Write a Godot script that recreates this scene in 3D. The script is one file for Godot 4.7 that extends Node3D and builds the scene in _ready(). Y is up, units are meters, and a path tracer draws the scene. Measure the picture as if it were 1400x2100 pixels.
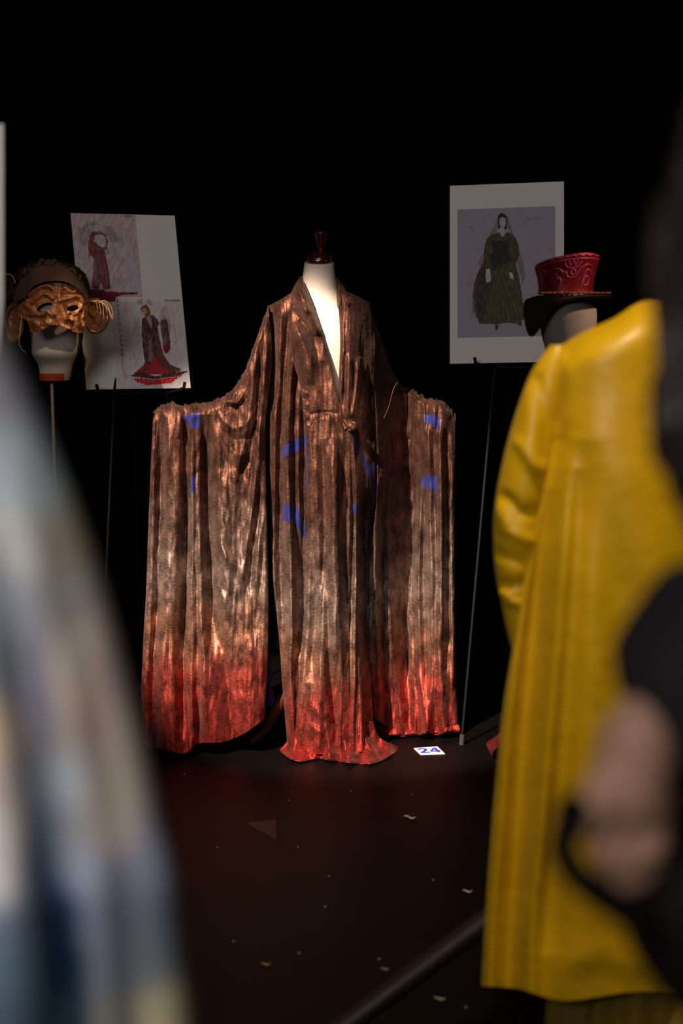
extends Node3D
# A costume exhibition in a black box theatre: a velvet robe on a dress form between display boards.

const F := 3000.0                      # focal length in pixels of the 1400 x 2100 frame
const CAM := Vector3(0, 1.42, 0)
const PITCH := 0.14236                 # looking slightly down

var taken := {}
var noise := FastNoiseLite.new()
var noise_fine := FastNoiseLite.new()
var M := {}

# ---------------------------------------------------------------- places
func P(px: float, py: float, z: float) -> Vector3:
	# the point that stands z metres in front of the camera's plane of origin (world -z)
	var dy := (1050.0 - py) / F
	var d := Vector3((px - 700.0) / F, dy * cos(PITCH) - sin(PITCH), -dy * sin(PITCH) - cos(PITCH))
	return CAM + d * (z / -d.z)

func zf(py: float) -> float:
	# how far away the floor is along a line of sight
	var dy := (1050.0 - py) / F
	var d := Vector3(0, dy * cos(PITCH) - sin(PITCH), -dy * sin(PITCH) - cos(PITCH))
	return d.z * CAM.y / d.y

func FP(px: float, py: float, h := 0.0) -> Vector3:
	var p := P(px, py, zf(py))
	p.y += h
	return p

# ---------------------------------------------------------------- naming
func numbered(called: String) -> String:
	taken[called] = taken.get(called, -1) + 1
	return called if taken[called] == 0 else "%s_%03d" % [called, taken[called]]

func thing(called: String, label: String, category: String, at := Vector3.ZERO, group := "") -> Node3D:
	var o := Node3D.new()
	o.name = numbered(called)
	add_child(o)
	o.position = at
	o.set_meta("label", label)
	o.set_meta("category", category)
	if group:
		o.set_meta("group", group)
	return o

func part(called: String, mesh: Mesh, mat: Material, parent: Node3D, label := "") -> MeshInstance3D:
	var o := MeshInstance3D.new()
	o.name = called
	o.mesh = mesh
	o.material_override = mat
	parent.add_child(o, true)
	# the meshes are made in world coordinates: hang them back under the thing's base
	var off := Vector3.ZERO
	var n: Node = parent
	while n is Node3D and n != self:
		off += n.position
		n = n.get_parent()
	o.position = -off
	if label:
		o.set_meta("label", label)
	return o

func struct(called: String, mesh: Mesh, mat: Material) -> MeshInstance3D:
	var o := MeshInstance3D.new()
	o.name = called
	o.mesh = mesh
	o.material_override = mat
	o.set_meta("kind", "structure")
	add_child(o, true)
	return o

# ---------------------------------------------------------------- materials
func mat(c: Color, rough := 0.7, spec := 0.5) -> StandardMaterial3D:
	var m := StandardMaterial3D.new()
	m.albedo_color = c
	m.roughness = rough
	m.metallic_specular = spec
	m.cull_mode = BaseMaterial3D.CULL_DISABLED
	return m

func lin(r: float, g: float, b: float) -> Color:
	return Color(r, g, b).linear_to_srgb()

func noise_tex(size: int, freq: float, octaves: int, seed_: int, stretch := 1.0) -> ImageTexture:
	var n := FastNoiseLite.new()
	n.seed = seed_
	n.frequency = freq
	n.fractal_octaves = octaves
	var im := n.get_seamless_image(size, size)
	if stretch > 1.0:
		im.resize(size, int(size / stretch), Image.INTERPOLATE_CUBIC)
	im.convert(Image.FORMAT_RGB8)
	return ImageTexture.create_from_image(im)

func weave_tex(size: int) -> ImageTexture:
	var im := Image.create(size, size, false, Image.FORMAT_RGB8)
	for y in size:
		for x in size:
			var w := 0.5 + 0.25 * sin(TAU * x / 8.0) * (1.0 if (y / 8) % 2 == 0 else -1.0) + 0.25 * sin(TAU * y / 8.0)
			im.set_pixel(x, y, Color(w, w, w))
	return ImageTexture.create_from_image(im)

func bumped(m: StandardMaterial3D, tex: Texture2D, cm: float, scale_uv := Vector3.ZERO) -> StandardMaterial3D:
	m.heightmap_enabled = true
	m.heightmap_texture = tex
	m.heightmap_scale = cm
	if scale_uv != Vector3.ZERO:
		m.uv1_triplanar = true
		m.uv1_scale = scale_uv
	return m

func make_materials() -> void:
	noise.seed = 5
	noise.frequency = 1.0
	noise.fractal_octaves = 3
	noise_fine.seed = 11
	noise_fine.frequency = 1.0
	noise_fine.fractal_octaves = 2
	var crushed := noise_tex(512, 0.02, 2, 3)
	var grain := noise_tex(256, 0.06, 4, 8)
	var weave := weave_tex(256)
	var v := mat(lin(1.0, 0.74, 0.64), 0.58, 0.35)
	v.vertex_color_use_as_albedo = true
	v.metallic = 0.88
	v.rim_enabled = true
	v.rim = 0.15
	v.rim_tint = 1.0
	bumped(v, crushed, 0.085)
	v.uv1_scale = Vector3(4.5, 4.0, 1)
	M.velvet = v
	var b := mat(lin(0.011, 0.013, 0.105), 0.6, 0.4)
	b.rim_enabled = true
	b.rim = 0.3
	M.blue = b
	M.lining = mat(lin(0.03, 0.012, 0.01), 0.8, 0.3)
	M.linen = bumped(mat(lin(0.72, 0.66, 0.58), 0.85, 0.3), weave, 0.05, Vector3(22, 22, 22))
	M.canvas_dark = bumped(mat(lin(0.15, 0.13, 0.115), 0.9, 0.2), weave, 0.08, Vector3(16, 16, 16))
	M.canvas = bumped(mat(lin(0.36, 0.32, 0.28), 0.9, 0.2), weave, 0.08, Vector3(16, 16, 16))
	var wood := mat(lin(0.10, 0.022, 0.010), 0.25, 0.6)
	wood.clearcoat_enabled = true
	wood.clearcoat = 0.8
	wood.clearcoat_roughness = 0.12
	wood.albedo_texture = grain_tex(Color(1.0, 0.75, 0.6), Color(0.45, 0.3, 0.25), 0.9)
	wood.uv1_triplanar = true
	wood.uv1_scale = Vector3(14, 3, 14)
	M.mahogany = wood
	var oak := mat(lin(0.07, 0.036, 0.015), 0.55, 0.3)
	oak.albedo_texture = wood.albedo_texture
	oak.uv1_triplanar = true
	oak.uv1_scale = Vector3(10, 2, 10)
	M.oak = oak
	M.pole = mat(lin(0.34, 0.27, 0.2), 0.6, 0.4)
	M.leather = bumped(mat(Color.WHITE, 0.34, 0.55), grain, 0.12, Vector3(9, 9, 9))
	M.leather.vertex_color_use_as_albedo = true
	M.wool = bumped(mat(lin(0.040, 0.023, 0.016), 0.95, 0.2), weave, 0.12, Vector3(14, 14, 14))
	M.wool.rim_enabled = true
	M.wool.rim = 0.1
	M.dark_cloth = bumped(mat(lin(0.013, 0.009, 0.007), 0.95, 0.2), grain, 0.3, Vector3(10, 10, 10))
	M.straw = mat(lin(0.22, 0.13, 0.055), 0.6, 0.4)
	M.thread = mat(lin(0.5, 0.42, 0.36), 0.7, 0.3)
	M.red_band = mat(lin(0.30, 0.035, 0.02), 0.7, 0.3)
	M.steel = mat(lin(0.006, 0.006, 0.0065), 0.55, 0.25)
	M.rubber = mat(lin(0.03, 0.03, 0.03), 0.8, 0.3)
	M.board = mat(lin(0.74, 0.72, 0.69), 0.75, 0.3)
	M.ink = mat(lin(0.05, 0.045, 0.05), 0.8, 0.2)
	M.blue_ink = mat(lin(0.03, 0.03, 0.34), 0.6, 0.3)
	M.card = mat(lin(0.78, 0.78, 0.76), 0.7, 0.3)
	var satin := mat(lin(0.56, 0.33, 0.002), 0.40, 0.45)
	satin.rim_enabled = true
	satin.rim = 0.25
	satin.rim_tint = 0.6
	bumped(satin, noise_tex(256, 0.02, 3, 21), 0.25, Vector3(1.5, 1.5, 1.5))
	M.satin = satin
	M.skirt = mat(lin(0.22, 0.15, 0.015), 0.6, 0.4)
	var hat := mat(lin(0.105, 0.003, 0.0045), 0.42, 0.4)
	hat.metallic = 0.6
	bumped(hat, crushed, 0.07, Vector3(12, 12, 12))
	M.hat = hat
	M.hat_thread = mat(lin(0.20, 0.012, 0.06), 0.45, 0.5)
	M.hat_brim = bumped(mat(lin(0.007, 0.002, 0.002), 0.75, 0.3), grain, 0.2, Vector3(12, 12, 12))
	M.bead = mat(lin(0.12, 0.03, 0.015), 0.3, 0.6)
	M.skin = mat(lin(0.37, 0.215, 0.15), 0.6, 0.4)
	M.skin.subsurf_scatter_enabled = true
	M.skin.subsurf_scatter_strength = 0.1
	M.black_cloth = bumped(mat(lin(0.010, 0.010, 0.012), 0.85, 0.3), grain, 0.2, Vector3(12, 12, 12))
	M.hair = mat(lin(0.024, 0.017, 0.016), 0.45, 0.75)
	M.strap = mat(lin(0.006, 0.005, 0.005), 0.7, 0.2)
	M.red_cloth = mat(lin(0.042, 0.002, 0.003), 0.7, 0.3)
	M.patch = mat(Color.WHITE, 0.8, 0.3)
	M.patch.vertex_color_use_as_albedo = true
	M.scrap = mat(lin(0.35, 0.33, 0.31), 0.7, 0.3)
	M.splinter = mat(lin(0.30, 0.19, 0.10), 0.7, 0.3)
	M.leg = mat(lin(0.012, 0.008, 0.008), 0.45, 0.4)
	M.tape = mat(lin(0.018, 0.011, 0.012), 0.5, 0.4)
	M.curtain = mat(lin(0.0025, 0.0025, 0.003), 1.0, 0.1)
	M.black_wall = mat(lin(0.008, 0.008, 0.009), 0.95, 0.2)

func grain_tex(a: Color, b: Color, k: float) -> ImageTexture:
	var n := FastNoiseLite.new()
	n.seed = 4
	n.frequency = 0.05
	var im := Image.create(128, 128, false, Image.FORMAT_RGB8)
	for y in 128:
		for x in 128:
			var t := clampf(0.5 + k * n.get_noise_2d(x * 3.0, y * 0.4), 0, 1)
			im.set_pixel(x, y, a.lerp(b, t))
	return ImageTexture.create_from_image(im)

# ---------------------------------------------------------------- mesh builders
func cr(a: Vector3, b: Vector3, c: Vector3, d: Vector3, t: float) -> Vector3:
	return 0.5 * (2.0 * b + (c - a) * t + (2.0 * a - 5.0 * b + 4.0 * c - d) * t * t + (3.0 * b - a - 3.0 * c + d) * t * t * t)

func crf(a: float, b: float, c: float, d: float, t: float) -> float:
	return 0.5 * (2.0 * b + (c - a) * t + (2.0 * a - 5.0 * b + 4.0 * c - d) * t * t + (3.0 * b - a - 3.0 * c + d) * t * t * t)

func at_row(row: Array, u: float) -> Vector3:
	var n := row.size()
	var f := clampf(u, 0, 1) * (n - 1)
	var k := mini(int(f), n - 2)
	return cr(row[maxi(k - 1, 0)], row[k], row[k + 1], row[mini(k + 2, n - 1)], f - k)

func at_rows(rows: Array, v: float) -> Array:
	var n := rows.size()
	var f := clampf(v, 0, 1) * (n - 1)
	var k := mini(int(f), n - 2)
	var out := []
	for c in rows[0].size():
		out.append(cr(rows[maxi(k - 1, 0)][c], rows[k][c], rows[k + 1][c], rows[mini(k + 2, n - 1)][c], f - k))
	return out

# A fold is [strength, width, x0, y0, x1, y1, ...]: a ridge (or, with a negative strength, a valley) that runs along a line.
# across = true: the line is read by x instead of y.
func fold_tables(folds: Array, across: bool, deep: float, wide: float) -> Array:
	var out := []
	for f in folds:
		var a := []
		var b := []
		for k in range(2, f.size(), 2):
			a.append(float(f[k + 1] if not across else f[k]))
			b.append(float(f[k] if not across else f[k + 1]))
		if not across and ((a[-1] > 1440.0 and a[-1] < 1590.0) or a[-1] > 1980.0):
			# a fold that reaches the hem goes on through it
			a.append(a[-1] + 110.0)
			b.append(b[-1] + (b[-1] - b[-2]) * 0.3)
		var lo: float = a[0]
		var hi: float = a[-1]
		var tab := PackedFloat32Array()
		var s := lo
		var k := 0
		while s <= hi + 0.01:
			while k < a.size() - 2 and s > a[k + 1]:
				k += 1
			tab.append(crf(b[maxi(k - 1, 0)], b[k], b[k + 1], b[mini(k + 2, b.size() - 1)], clampf((s - a[k]) / (a[k + 1] - a[k]), 0, 1)))
			s += 2.0
		out.append([lo, hi, tab, float(f[1]) * wide, float(f[0]) * deep, clampf((hi - lo) * 0.28, 10.0, 110.0), clampf((hi - lo) * 0.28, 10.0, 340.0 if hi > 1980.0 else 110.0)])
	return out

func fold_sum(tabs: Array, a: float, b: float) -> float:
	# a runs along the fold, b across it; the result is in pixels of relief
	var sum := 0.0
	for t in tabs:
		if a < t[0] or a > t[1]:
			continue
		var tab: PackedFloat32Array = t[2]
		var f: float = (a - t[0]) * 0.5
		var k := mini(int(f), tab.size() - 1)
		var d: float = (b - lerpf(tab[k], tab[mini(k + 1, tab.size() - 1)], f - k)) / t[3]
		if d > 2.6 or d < -2.6:
			continue
		var fade := minf(minf((a - t[0]) / t[6], (t[1] - a) / t[5]), 1.0)
		sum += t[4] * t[3] * exp(-d * d) * fade * (2.0 - fade)
	return sum

func grid_mesh(nu: int, nv: int, pos: PackedVector3Array, col: PackedColorArray, uvs: PackedVector2Array, flip := false, only := PackedByteArray(), want := 0, wrap := false) -> Array:
	var nor := PackedVector3Array()
	nor.resize(pos.size())
	var w := nu + 1
	for j in nv + 1:
		for i in w:
			var il := i - 1
			var ir := i + 1
			if wrap:
				il = nu - 1 if i == 0 else il
				ir = 1 if i == nu else ir
			else:
				il = maxi(il, 0)
				ir = mini(ir, nu)
			var du := pos[j * w + ir] - pos[j * w + il]
			var dv := pos[mini(j + 1, nv) * w + i] - pos[maxi(j - 1, 0) * w + i]
			var n := dv.cross(du)
			n = n.normalized() if n.length_squared() > 1e-16 else Vector3.BACK
			nor[j * w + i] = -n if flip else n
	var idx := PackedInt32Array()
	for j in nv:
		for i in nu:
			if only.size() and only[j * nu + i] != want:
				continue
			var a := j * w + i
			if flip:
				idx.append_array([a, a + w + 1, a + 1, a, a + w, a + w + 1])
			else:
				idx.append_array([a, a + 1, a + w + 1, a, a + w + 1, a + w])
	var arr := []
	arr.resize(Mesh.ARRAY_MAX)
	arr[Mesh.ARRAY_VERTEX] = pos
	arr[Mesh.ARRAY_NORMAL] = nor
	if col.size():
		arr[Mesh.ARRAY_COLOR] = col
	if uvs.size():
		arr[Mesh.ARRAY_TEX_UV] = uvs
	arr[Mesh.ARRAY_INDEX] = idx
	return arr

func compact(arr: Array) -> Array:
	# drops the vertices that no triangle uses
	var idx: PackedInt32Array = arr[Mesh.ARRAY_INDEX]
	var n: int = arr[Mesh.ARRAY_VERTEX].size()
	var to := PackedInt32Array()
	to.resize(n)
	to.fill(-1)
	var keep := PackedInt32Array()
	for k in idx.size():
		if to[idx[k]] < 0:
			to[idx[k]] = keep.size()
			keep.append(idx[k])
		idx[k] = to[idx[k]]
	arr[Mesh.ARRAY_INDEX] = idx
	for slot in [Mesh.ARRAY_VERTEX, Mesh.ARRAY_NORMAL]:
		var p := PackedVector3Array()
		for k in keep:
			p.append(arr[slot][k])
		arr[slot] = p
	if arr[Mesh.ARRAY_COLOR] != null:
		var c := PackedColorArray()
		for k in keep:
			c.append(arr[Mesh.ARRAY_COLOR][k])
		arr[Mesh.ARRAY_COLOR] = c
	if arr[Mesh.ARRAY_TEX_UV] != null:
		var u := PackedVector2Array()
		for k in keep:
			u.append(arr[Mesh.ARRAY_TEX_UV][k])
		arr[Mesh.ARRAY_TEX_UV] = u
	return arr

func join(list: Array) -> ArrayMesh:
	# several surface arrays as one surface
	var m := ArrayMesh.new()
	var pos := PackedVector3Array()
	var nor := PackedVector3Array()
	var col := PackedColorArray()
	var uv := PackedVector2Array()
	var idx := PackedInt32Array()
	for a in list:
		var base := pos.size()
		pos.append_array(a[Mesh.ARRAY_VERTEX])
		nor.append_array(a[Mesh.ARRAY_NORMAL])
		if a[Mesh.ARRAY_COLOR] != null:
			col.append_array(a[Mesh.ARRAY_COLOR])
		if a[Mesh.ARRAY_TEX_UV] != null:
			uv.append_array(a[Mesh.ARRAY_TEX_UV])
		var ai: PackedInt32Array = a[Mesh.ARRAY_INDEX]
		for k in ai.size():
			ai[k] += base
		idx.append_array(ai)
	var arr := []
	arr.resize(Mesh.ARRAY_MAX)
	arr[Mesh.ARRAY_VERTEX] = pos
	arr[Mesh.ARRAY_NORMAL] = nor
	if col.size() == pos.size():
		arr[Mesh.ARRAY_COLOR] = col
	if uv.size() == pos.size():
		arr[Mesh.ARRAY_TEX_UV] = uv
	arr[Mesh.ARRAY_INDEX] = idx
	m.add_surface_from_arrays(Mesh.PRIMITIVE_TRIANGLES, arr)
	return m

# A hanging piece of cloth: rows of Vector3(px, py, distance) from left to right, folds as ridges and valleys, a back layer behind.
func panel(rows: Array, o: Dictionary) -> Dictionary:
	var nu: int = o.get("nu", 120)
	var nv: int = o.get("nv", 300)
	var bulge: float = o.get("bulge", 0.02)
	var back: float = o.get("back", 0.06)
	var top_round: float = o.get("top_round", 0.0)
	var rough: float = o.get("rough", 0.0)
	var pucker: float = o.get("pucker", 0.0)
	var fine: float = o.get("fine", 0.0036 if o.has("paint") and rough > 0.0 else 0.0)
	var deep: float = o.get("deep", 1.5)
	var wide: float = o.get("wide", 1.35)
	var down := fold_tables(o.get("folds", []), false, deep, wide)
	var over := fold_tables(o.get("swags", []), true, deep, wide)
	var paint = o.get("paint")
	var patches: Array = o.get("blue", [])
	var pos := PackedVector3Array()
	var col := PackedColorArray()
	var uvs := PackedVector2Array()
	var flat := PackedVector2Array()
	for j in nv + 1:
		var v := float(j) / nv
		var row := at_rows(rows, v)
		for i in nu + 1:
			var u := float(i) / nu
			u = lerpf(u, 0.5 - 0.5 * cos(PI * u), 0.35)
			var c := at_row(row, u)
			if pucker > 0.0 and v < 0.03:
				c.y += pucker * (1.0 - v / 0.03) * (noise_fine.get_noise_2d(c.x * 0.16, 7.0) - 0.3 + 0.8 * noise_fine.get_noise_2d(c.x * 0.05, 3.0))
			var px_m := c.z / F
			var z := c.z - bulge * sqrt(maxf(sin(PI * u), 0.0))
			if top_round > 0.0:
				var t := clampf(1.0 - v / 0.05, 0, 1)
				z += top_round * t * t
			z -= fold_sum(down, c.y, c.x) * px_m + fold_sum(over, c.x, c.y) * px_m
			if rough > 0.0:
				z -= rough * 2.0 * noise.get_noise_2d(c.x * 0.022, c.y * 0.006)
			if fine > 0.0:
				z -= fine * noise.get_noise_2d(c.x * 0.085 + 31.0, c.y * 0.0065)
			pos.append(P(c.x, c.y, z))
			flat.append(Vector2(c.x, c.y))
			uvs.append(Vector2(c.x, c.y) * px_m)
			if paint != null:
				col.append(paint.call(c.x, c.y))
	var out := {}
	var only := PackedByteArray()
	if patches.size():
		only.resize(nu * nv)
		for j in nv:
			for i in nu:
				var q := (flat[j * (nu + 1) + i] + flat[(j + 1) * (nu + 1) + i + 1]) * 0.5
				for k in patches.size():
					if Geometry2D.is_point_in_polygon(q, patches[k]):
						only[j * nu + i] = k + 1
		out.blue = []
		for k in patches.size():
			out.blue.append(join([compact(grid_mesh(nu, nv, pos, PackedColorArray(), uvs, false, only, k + 1))]))
	var surfaces := [grid_mesh(nu, nv, pos, col, uvs, false, only, 0)]
	if back > 0.0:
		var bu := maxi(nu / 4, 8)
		var bv := maxi(nv / 5, 8)
		var bp := PackedVector3Array()
		var bc := PackedColorArray()
		var bt := PackedVector2Array()
		for j in bv + 1:
			var row := at_rows(rows, float(j) / bv)
			for i in bu + 1:
				var u := float(i) / bu
				var c := at_row(row, u)
				var z := c.z + 0.004 + back * sqrt(maxf(sin(PI * u), 0.0)) * (1.0 + 0.15 * sin(c.x * 0.2))
				bp.append(P(c.x, c.y, z))
				bt.append(Vector2(c.x, c.y) * c.z / F)
				if paint != null:
					bc.append(paint.call(c.x, c.y))
		surfaces.append(grid_mesh(bu, bv, bp, bc, bt, true))
	out.mesh = join(surfaces)
	return out

# A turned or padded body: rows of [py, left px, right px], round in plan, its axis z metres away.
func turned(rows: Array, z: float, flat := 1.0, o := {}) -> ArrayMesh:
	var nu: int = o.get("nu", 48)
	var nv: int = o.get("nv", 60)
	var smooth: bool = o.get("smooth", true)
	var paint = o.get("paint")
	var tilt: float = o.get("tilt", 0.0)
	var bump = o.get("bump")
	if not smooth:
		nv = rows.size() - 1
	var pos := PackedVector3Array()
	var col := PackedColorArray()
	var vr := []
	for r in rows:
		vr.append([Vector3(r[0], r[1], r[2])])
	for j in nv + 1:
		var q: Vector3 = at_rows(vr, float(j) / nv)[0]
		var a := P(q.y, q.x, z)
		var b := P(q.z, q.x, z)
		var c := (a + b) * 0.5
		var r := (b - a).length() * 0.5
		for i in nu + 1:
			var th := TAU * i / nu
			var d := Vector3(-cos(th), 0, sin(th))
			var p := c + d * r * Vector3(1, 1, flat)
			p.y -= tilt * d.z * r
			if bump != null:
				p += d * float(bump.call(th, q.x))
			pos.append(p)
			if paint != null:
				col.append(paint.call(th, q.x))
	var arrs := [grid_mesh(nu, nv, pos, col, PackedVector2Array(), false, PackedByteArray(), 0, true)]
	for e in 2:
		var j: int = 0 if e == 0 else nv
		var cp := PackedVector3Array()
		var cc := PackedColorArray()
		var mid := Vector3.ZERO
		for i in nu:
			mid += pos[j * (nu + 1) + i] / nu
		for k in 2:
			for i in nu + 1:
				cp.append(pos[j * (nu + 1) + i].lerp(mid, 1.0 - k if e == 0 else float(k)))
				if col.size():
					cc.append(col[j * (nu + 1) + i])
		var cap := grid_mesh(nu, 1, cp, cc, PackedVector2Array())
		var nn := PackedVector3Array()
		for i in cp.size():
			nn.append(Vector3.UP if e == 0 else Vector3.DOWN)
		cap[Mesh.ARRAY_NORMAL] = nn
		arrs.append(cap)
	return join(arrs)

func tube(pts: Array, r0: float, r1 := -1.0, sides := 8, ends := true) -> Array:
	if r1 < 0.0:
		r1 = r0
	var n := pts.size() - 1
	var pos := PackedVector3Array()
	var uvs := PackedVector2Array()
	var side := Vector3.ZERO
	for j in n + 1:
		var t: Vector3 = (pts[mini(j + 1, n)] - pts[maxi(j - 1, 0)]).normalized()
		if side == Vector3.ZERO:
			side = t.cross(Vector3.UP if absf(t.y) < 0.9 else Vector3.RIGHT).normalized()
		side = (side - t * side.dot(t)).normalized()
		var other := t.cross(side)
		var r := lerpf(r0, r1, float(j) / maxi(n, 1))
		if ends and n > 3 and (j == 0 or j == n):
			r *= 0.3
		for i in sides + 1:
			var th := TAU * i / sides
			pos.append(pts[j] + (side * cos(th) + other * sin(th)) * r)
			uvs.append(Vector2(float(i) / sides, float(j) / n))
	return grid_mesh(sides, n, pos, PackedColorArray(), uvs, false, PackedByteArray(), 0, true)

func curve_pts(ctrl: Array, n: int) -> Array:
	var out := []
	for k in n + 1:
		out.append(at_row(ctrl, float(k) / n))
	return out

func rod(a: Vector3, b: Vector3, r: float, sides := 10) -> Array:
	return tube([a, a.lerp(b, 0.004), a.lerp(b, 0.02), a.lerp(b, 0.5), a.lerp(b, 0.98), a.lerp(b, 0.996), b], r, r, sides)

# a rounded flat bar between two points
func bar(a: Vector3, b: Vector3, across: Vector3, w: float, h: float, bevel := 0.15) -> Array:
	var t := (b - a).normalized()
	var s := (across - t * across.dot(t)).normalized()
	var o := t.cross(s)
	var ring := []
	for k in 4:
		for e in 2:
			var x := [1.0, -1.0, -1.0, 1.0][k] as float
			var y := [1.0, 1.0, -1.0, -1.0][k] as float
			var first: bool = (e == 0) == (k % 2 == 1)
			ring.append(Vector2(x * w * (1.0 if first else 1.0 - bevel), y * h * (1.0 - bevel if first else 1.0)) * 0.5)
	var pos := PackedVector3Array()
	var shrink := [0.0, 1.0, 1.0, 0.0]
	var where := [a, a, b, b]
	for j in 4:
		for i in 9:
			var q: Vector2 = ring[i % 8]
			pos.append(where[j] + (s * q.x + o * q.y) * shrink[j])
	var g := grid_mesh(8, 3, pos, PackedColorArray(), PackedVector2Array(), false, PackedByteArray(), 0, true)
	return hard(g)

func hard(arr: Array) -> Array:
	# flat facets: every triangle gets vertices of its own
	var p := PackedVector3Array()
	var n := PackedVector3Array()
	var u := PackedVector2Array()
	var ix := PackedInt32Array()
	var src: PackedVector3Array = arr[Mesh.ARRAY_VERTEX]
	var old: PackedInt32Array = arr[Mesh.ARRAY_INDEX]
	for k in range(0, old.size(), 3):
		var a := src[old[k]]
		var b := src[old[k + 1]]
		var c := src[old[k + 2]]
		var m := (c - a).cross(b - a)
		if m.length_squared() < 1e-18:
			continue
		m = m.normalized()
		for q in [a, b, c]:
			ix.append(p.size())
			p.append(q)
			n.append(m)
		if arr[Mesh.ARRAY_TEX_UV] != null:
			for e in 3:
				u.append(arr[Mesh.ARRAY_TEX_UV][old[k + e]])
	var out := []
	out.resize(Mesh.ARRAY_MAX)
	out[Mesh.ARRAY_VERTEX] = p
	out[Mesh.ARRAY_NORMAL] = n
	if u.size():
		out[Mesh.ARRAY_TEX_UV] = u
	out[Mesh.ARRAY_INDEX] = ix
	return out

# a slab from a quad of corners (clockwise seen from its face) and a thickness behind it; the face carries UVs
func slab_face(c: Array) -> Array:
	var pos := PackedVector3Array([c[0], c[1], c[3], c[2]])
	var uv := PackedVector2Array([Vector2(0, 0), Vector2(1, 0), Vector2(0, 1), Vector2(1, 1)])
	return grid_mesh(1, 1, pos, PackedColorArray(), uv)

func slab_body(c: Array, thick: float) -> Array:
	var n: Vector3 = (c[3] - c[0]).cross(c[1] - c[0]).normalized()
	var pos := PackedVector3Array()
	for j in 4:
		for i in 5:
			var q: Vector3 = c[i % 4]
			var mid: Vector3 = (c[0] + c[1] + c[2] + c[3]) * 0.25
			var d: float = [0.0005, 0.0005, thick, thick][j]
			pos.append((mid if j == 0 or j == 3 else q) - n * d)
	return hard(grid_mesh(4, 3, pos, PackedColorArray(), PackedVector2Array(), true))

# ---------------------------------------------------------------- bodies from joints (smooth union of tapered capsules, surface nets)
func cap_d(p: Vector3, a: Vector3, ab: Vector3, inv: float, ra: float, rb: float) -> float:
	var t := clampf((p - a).dot(ab) * inv, 0.0, 1.0)
	return (p - a - ab * t).length() - lerpf(ra, rb, t)

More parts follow.
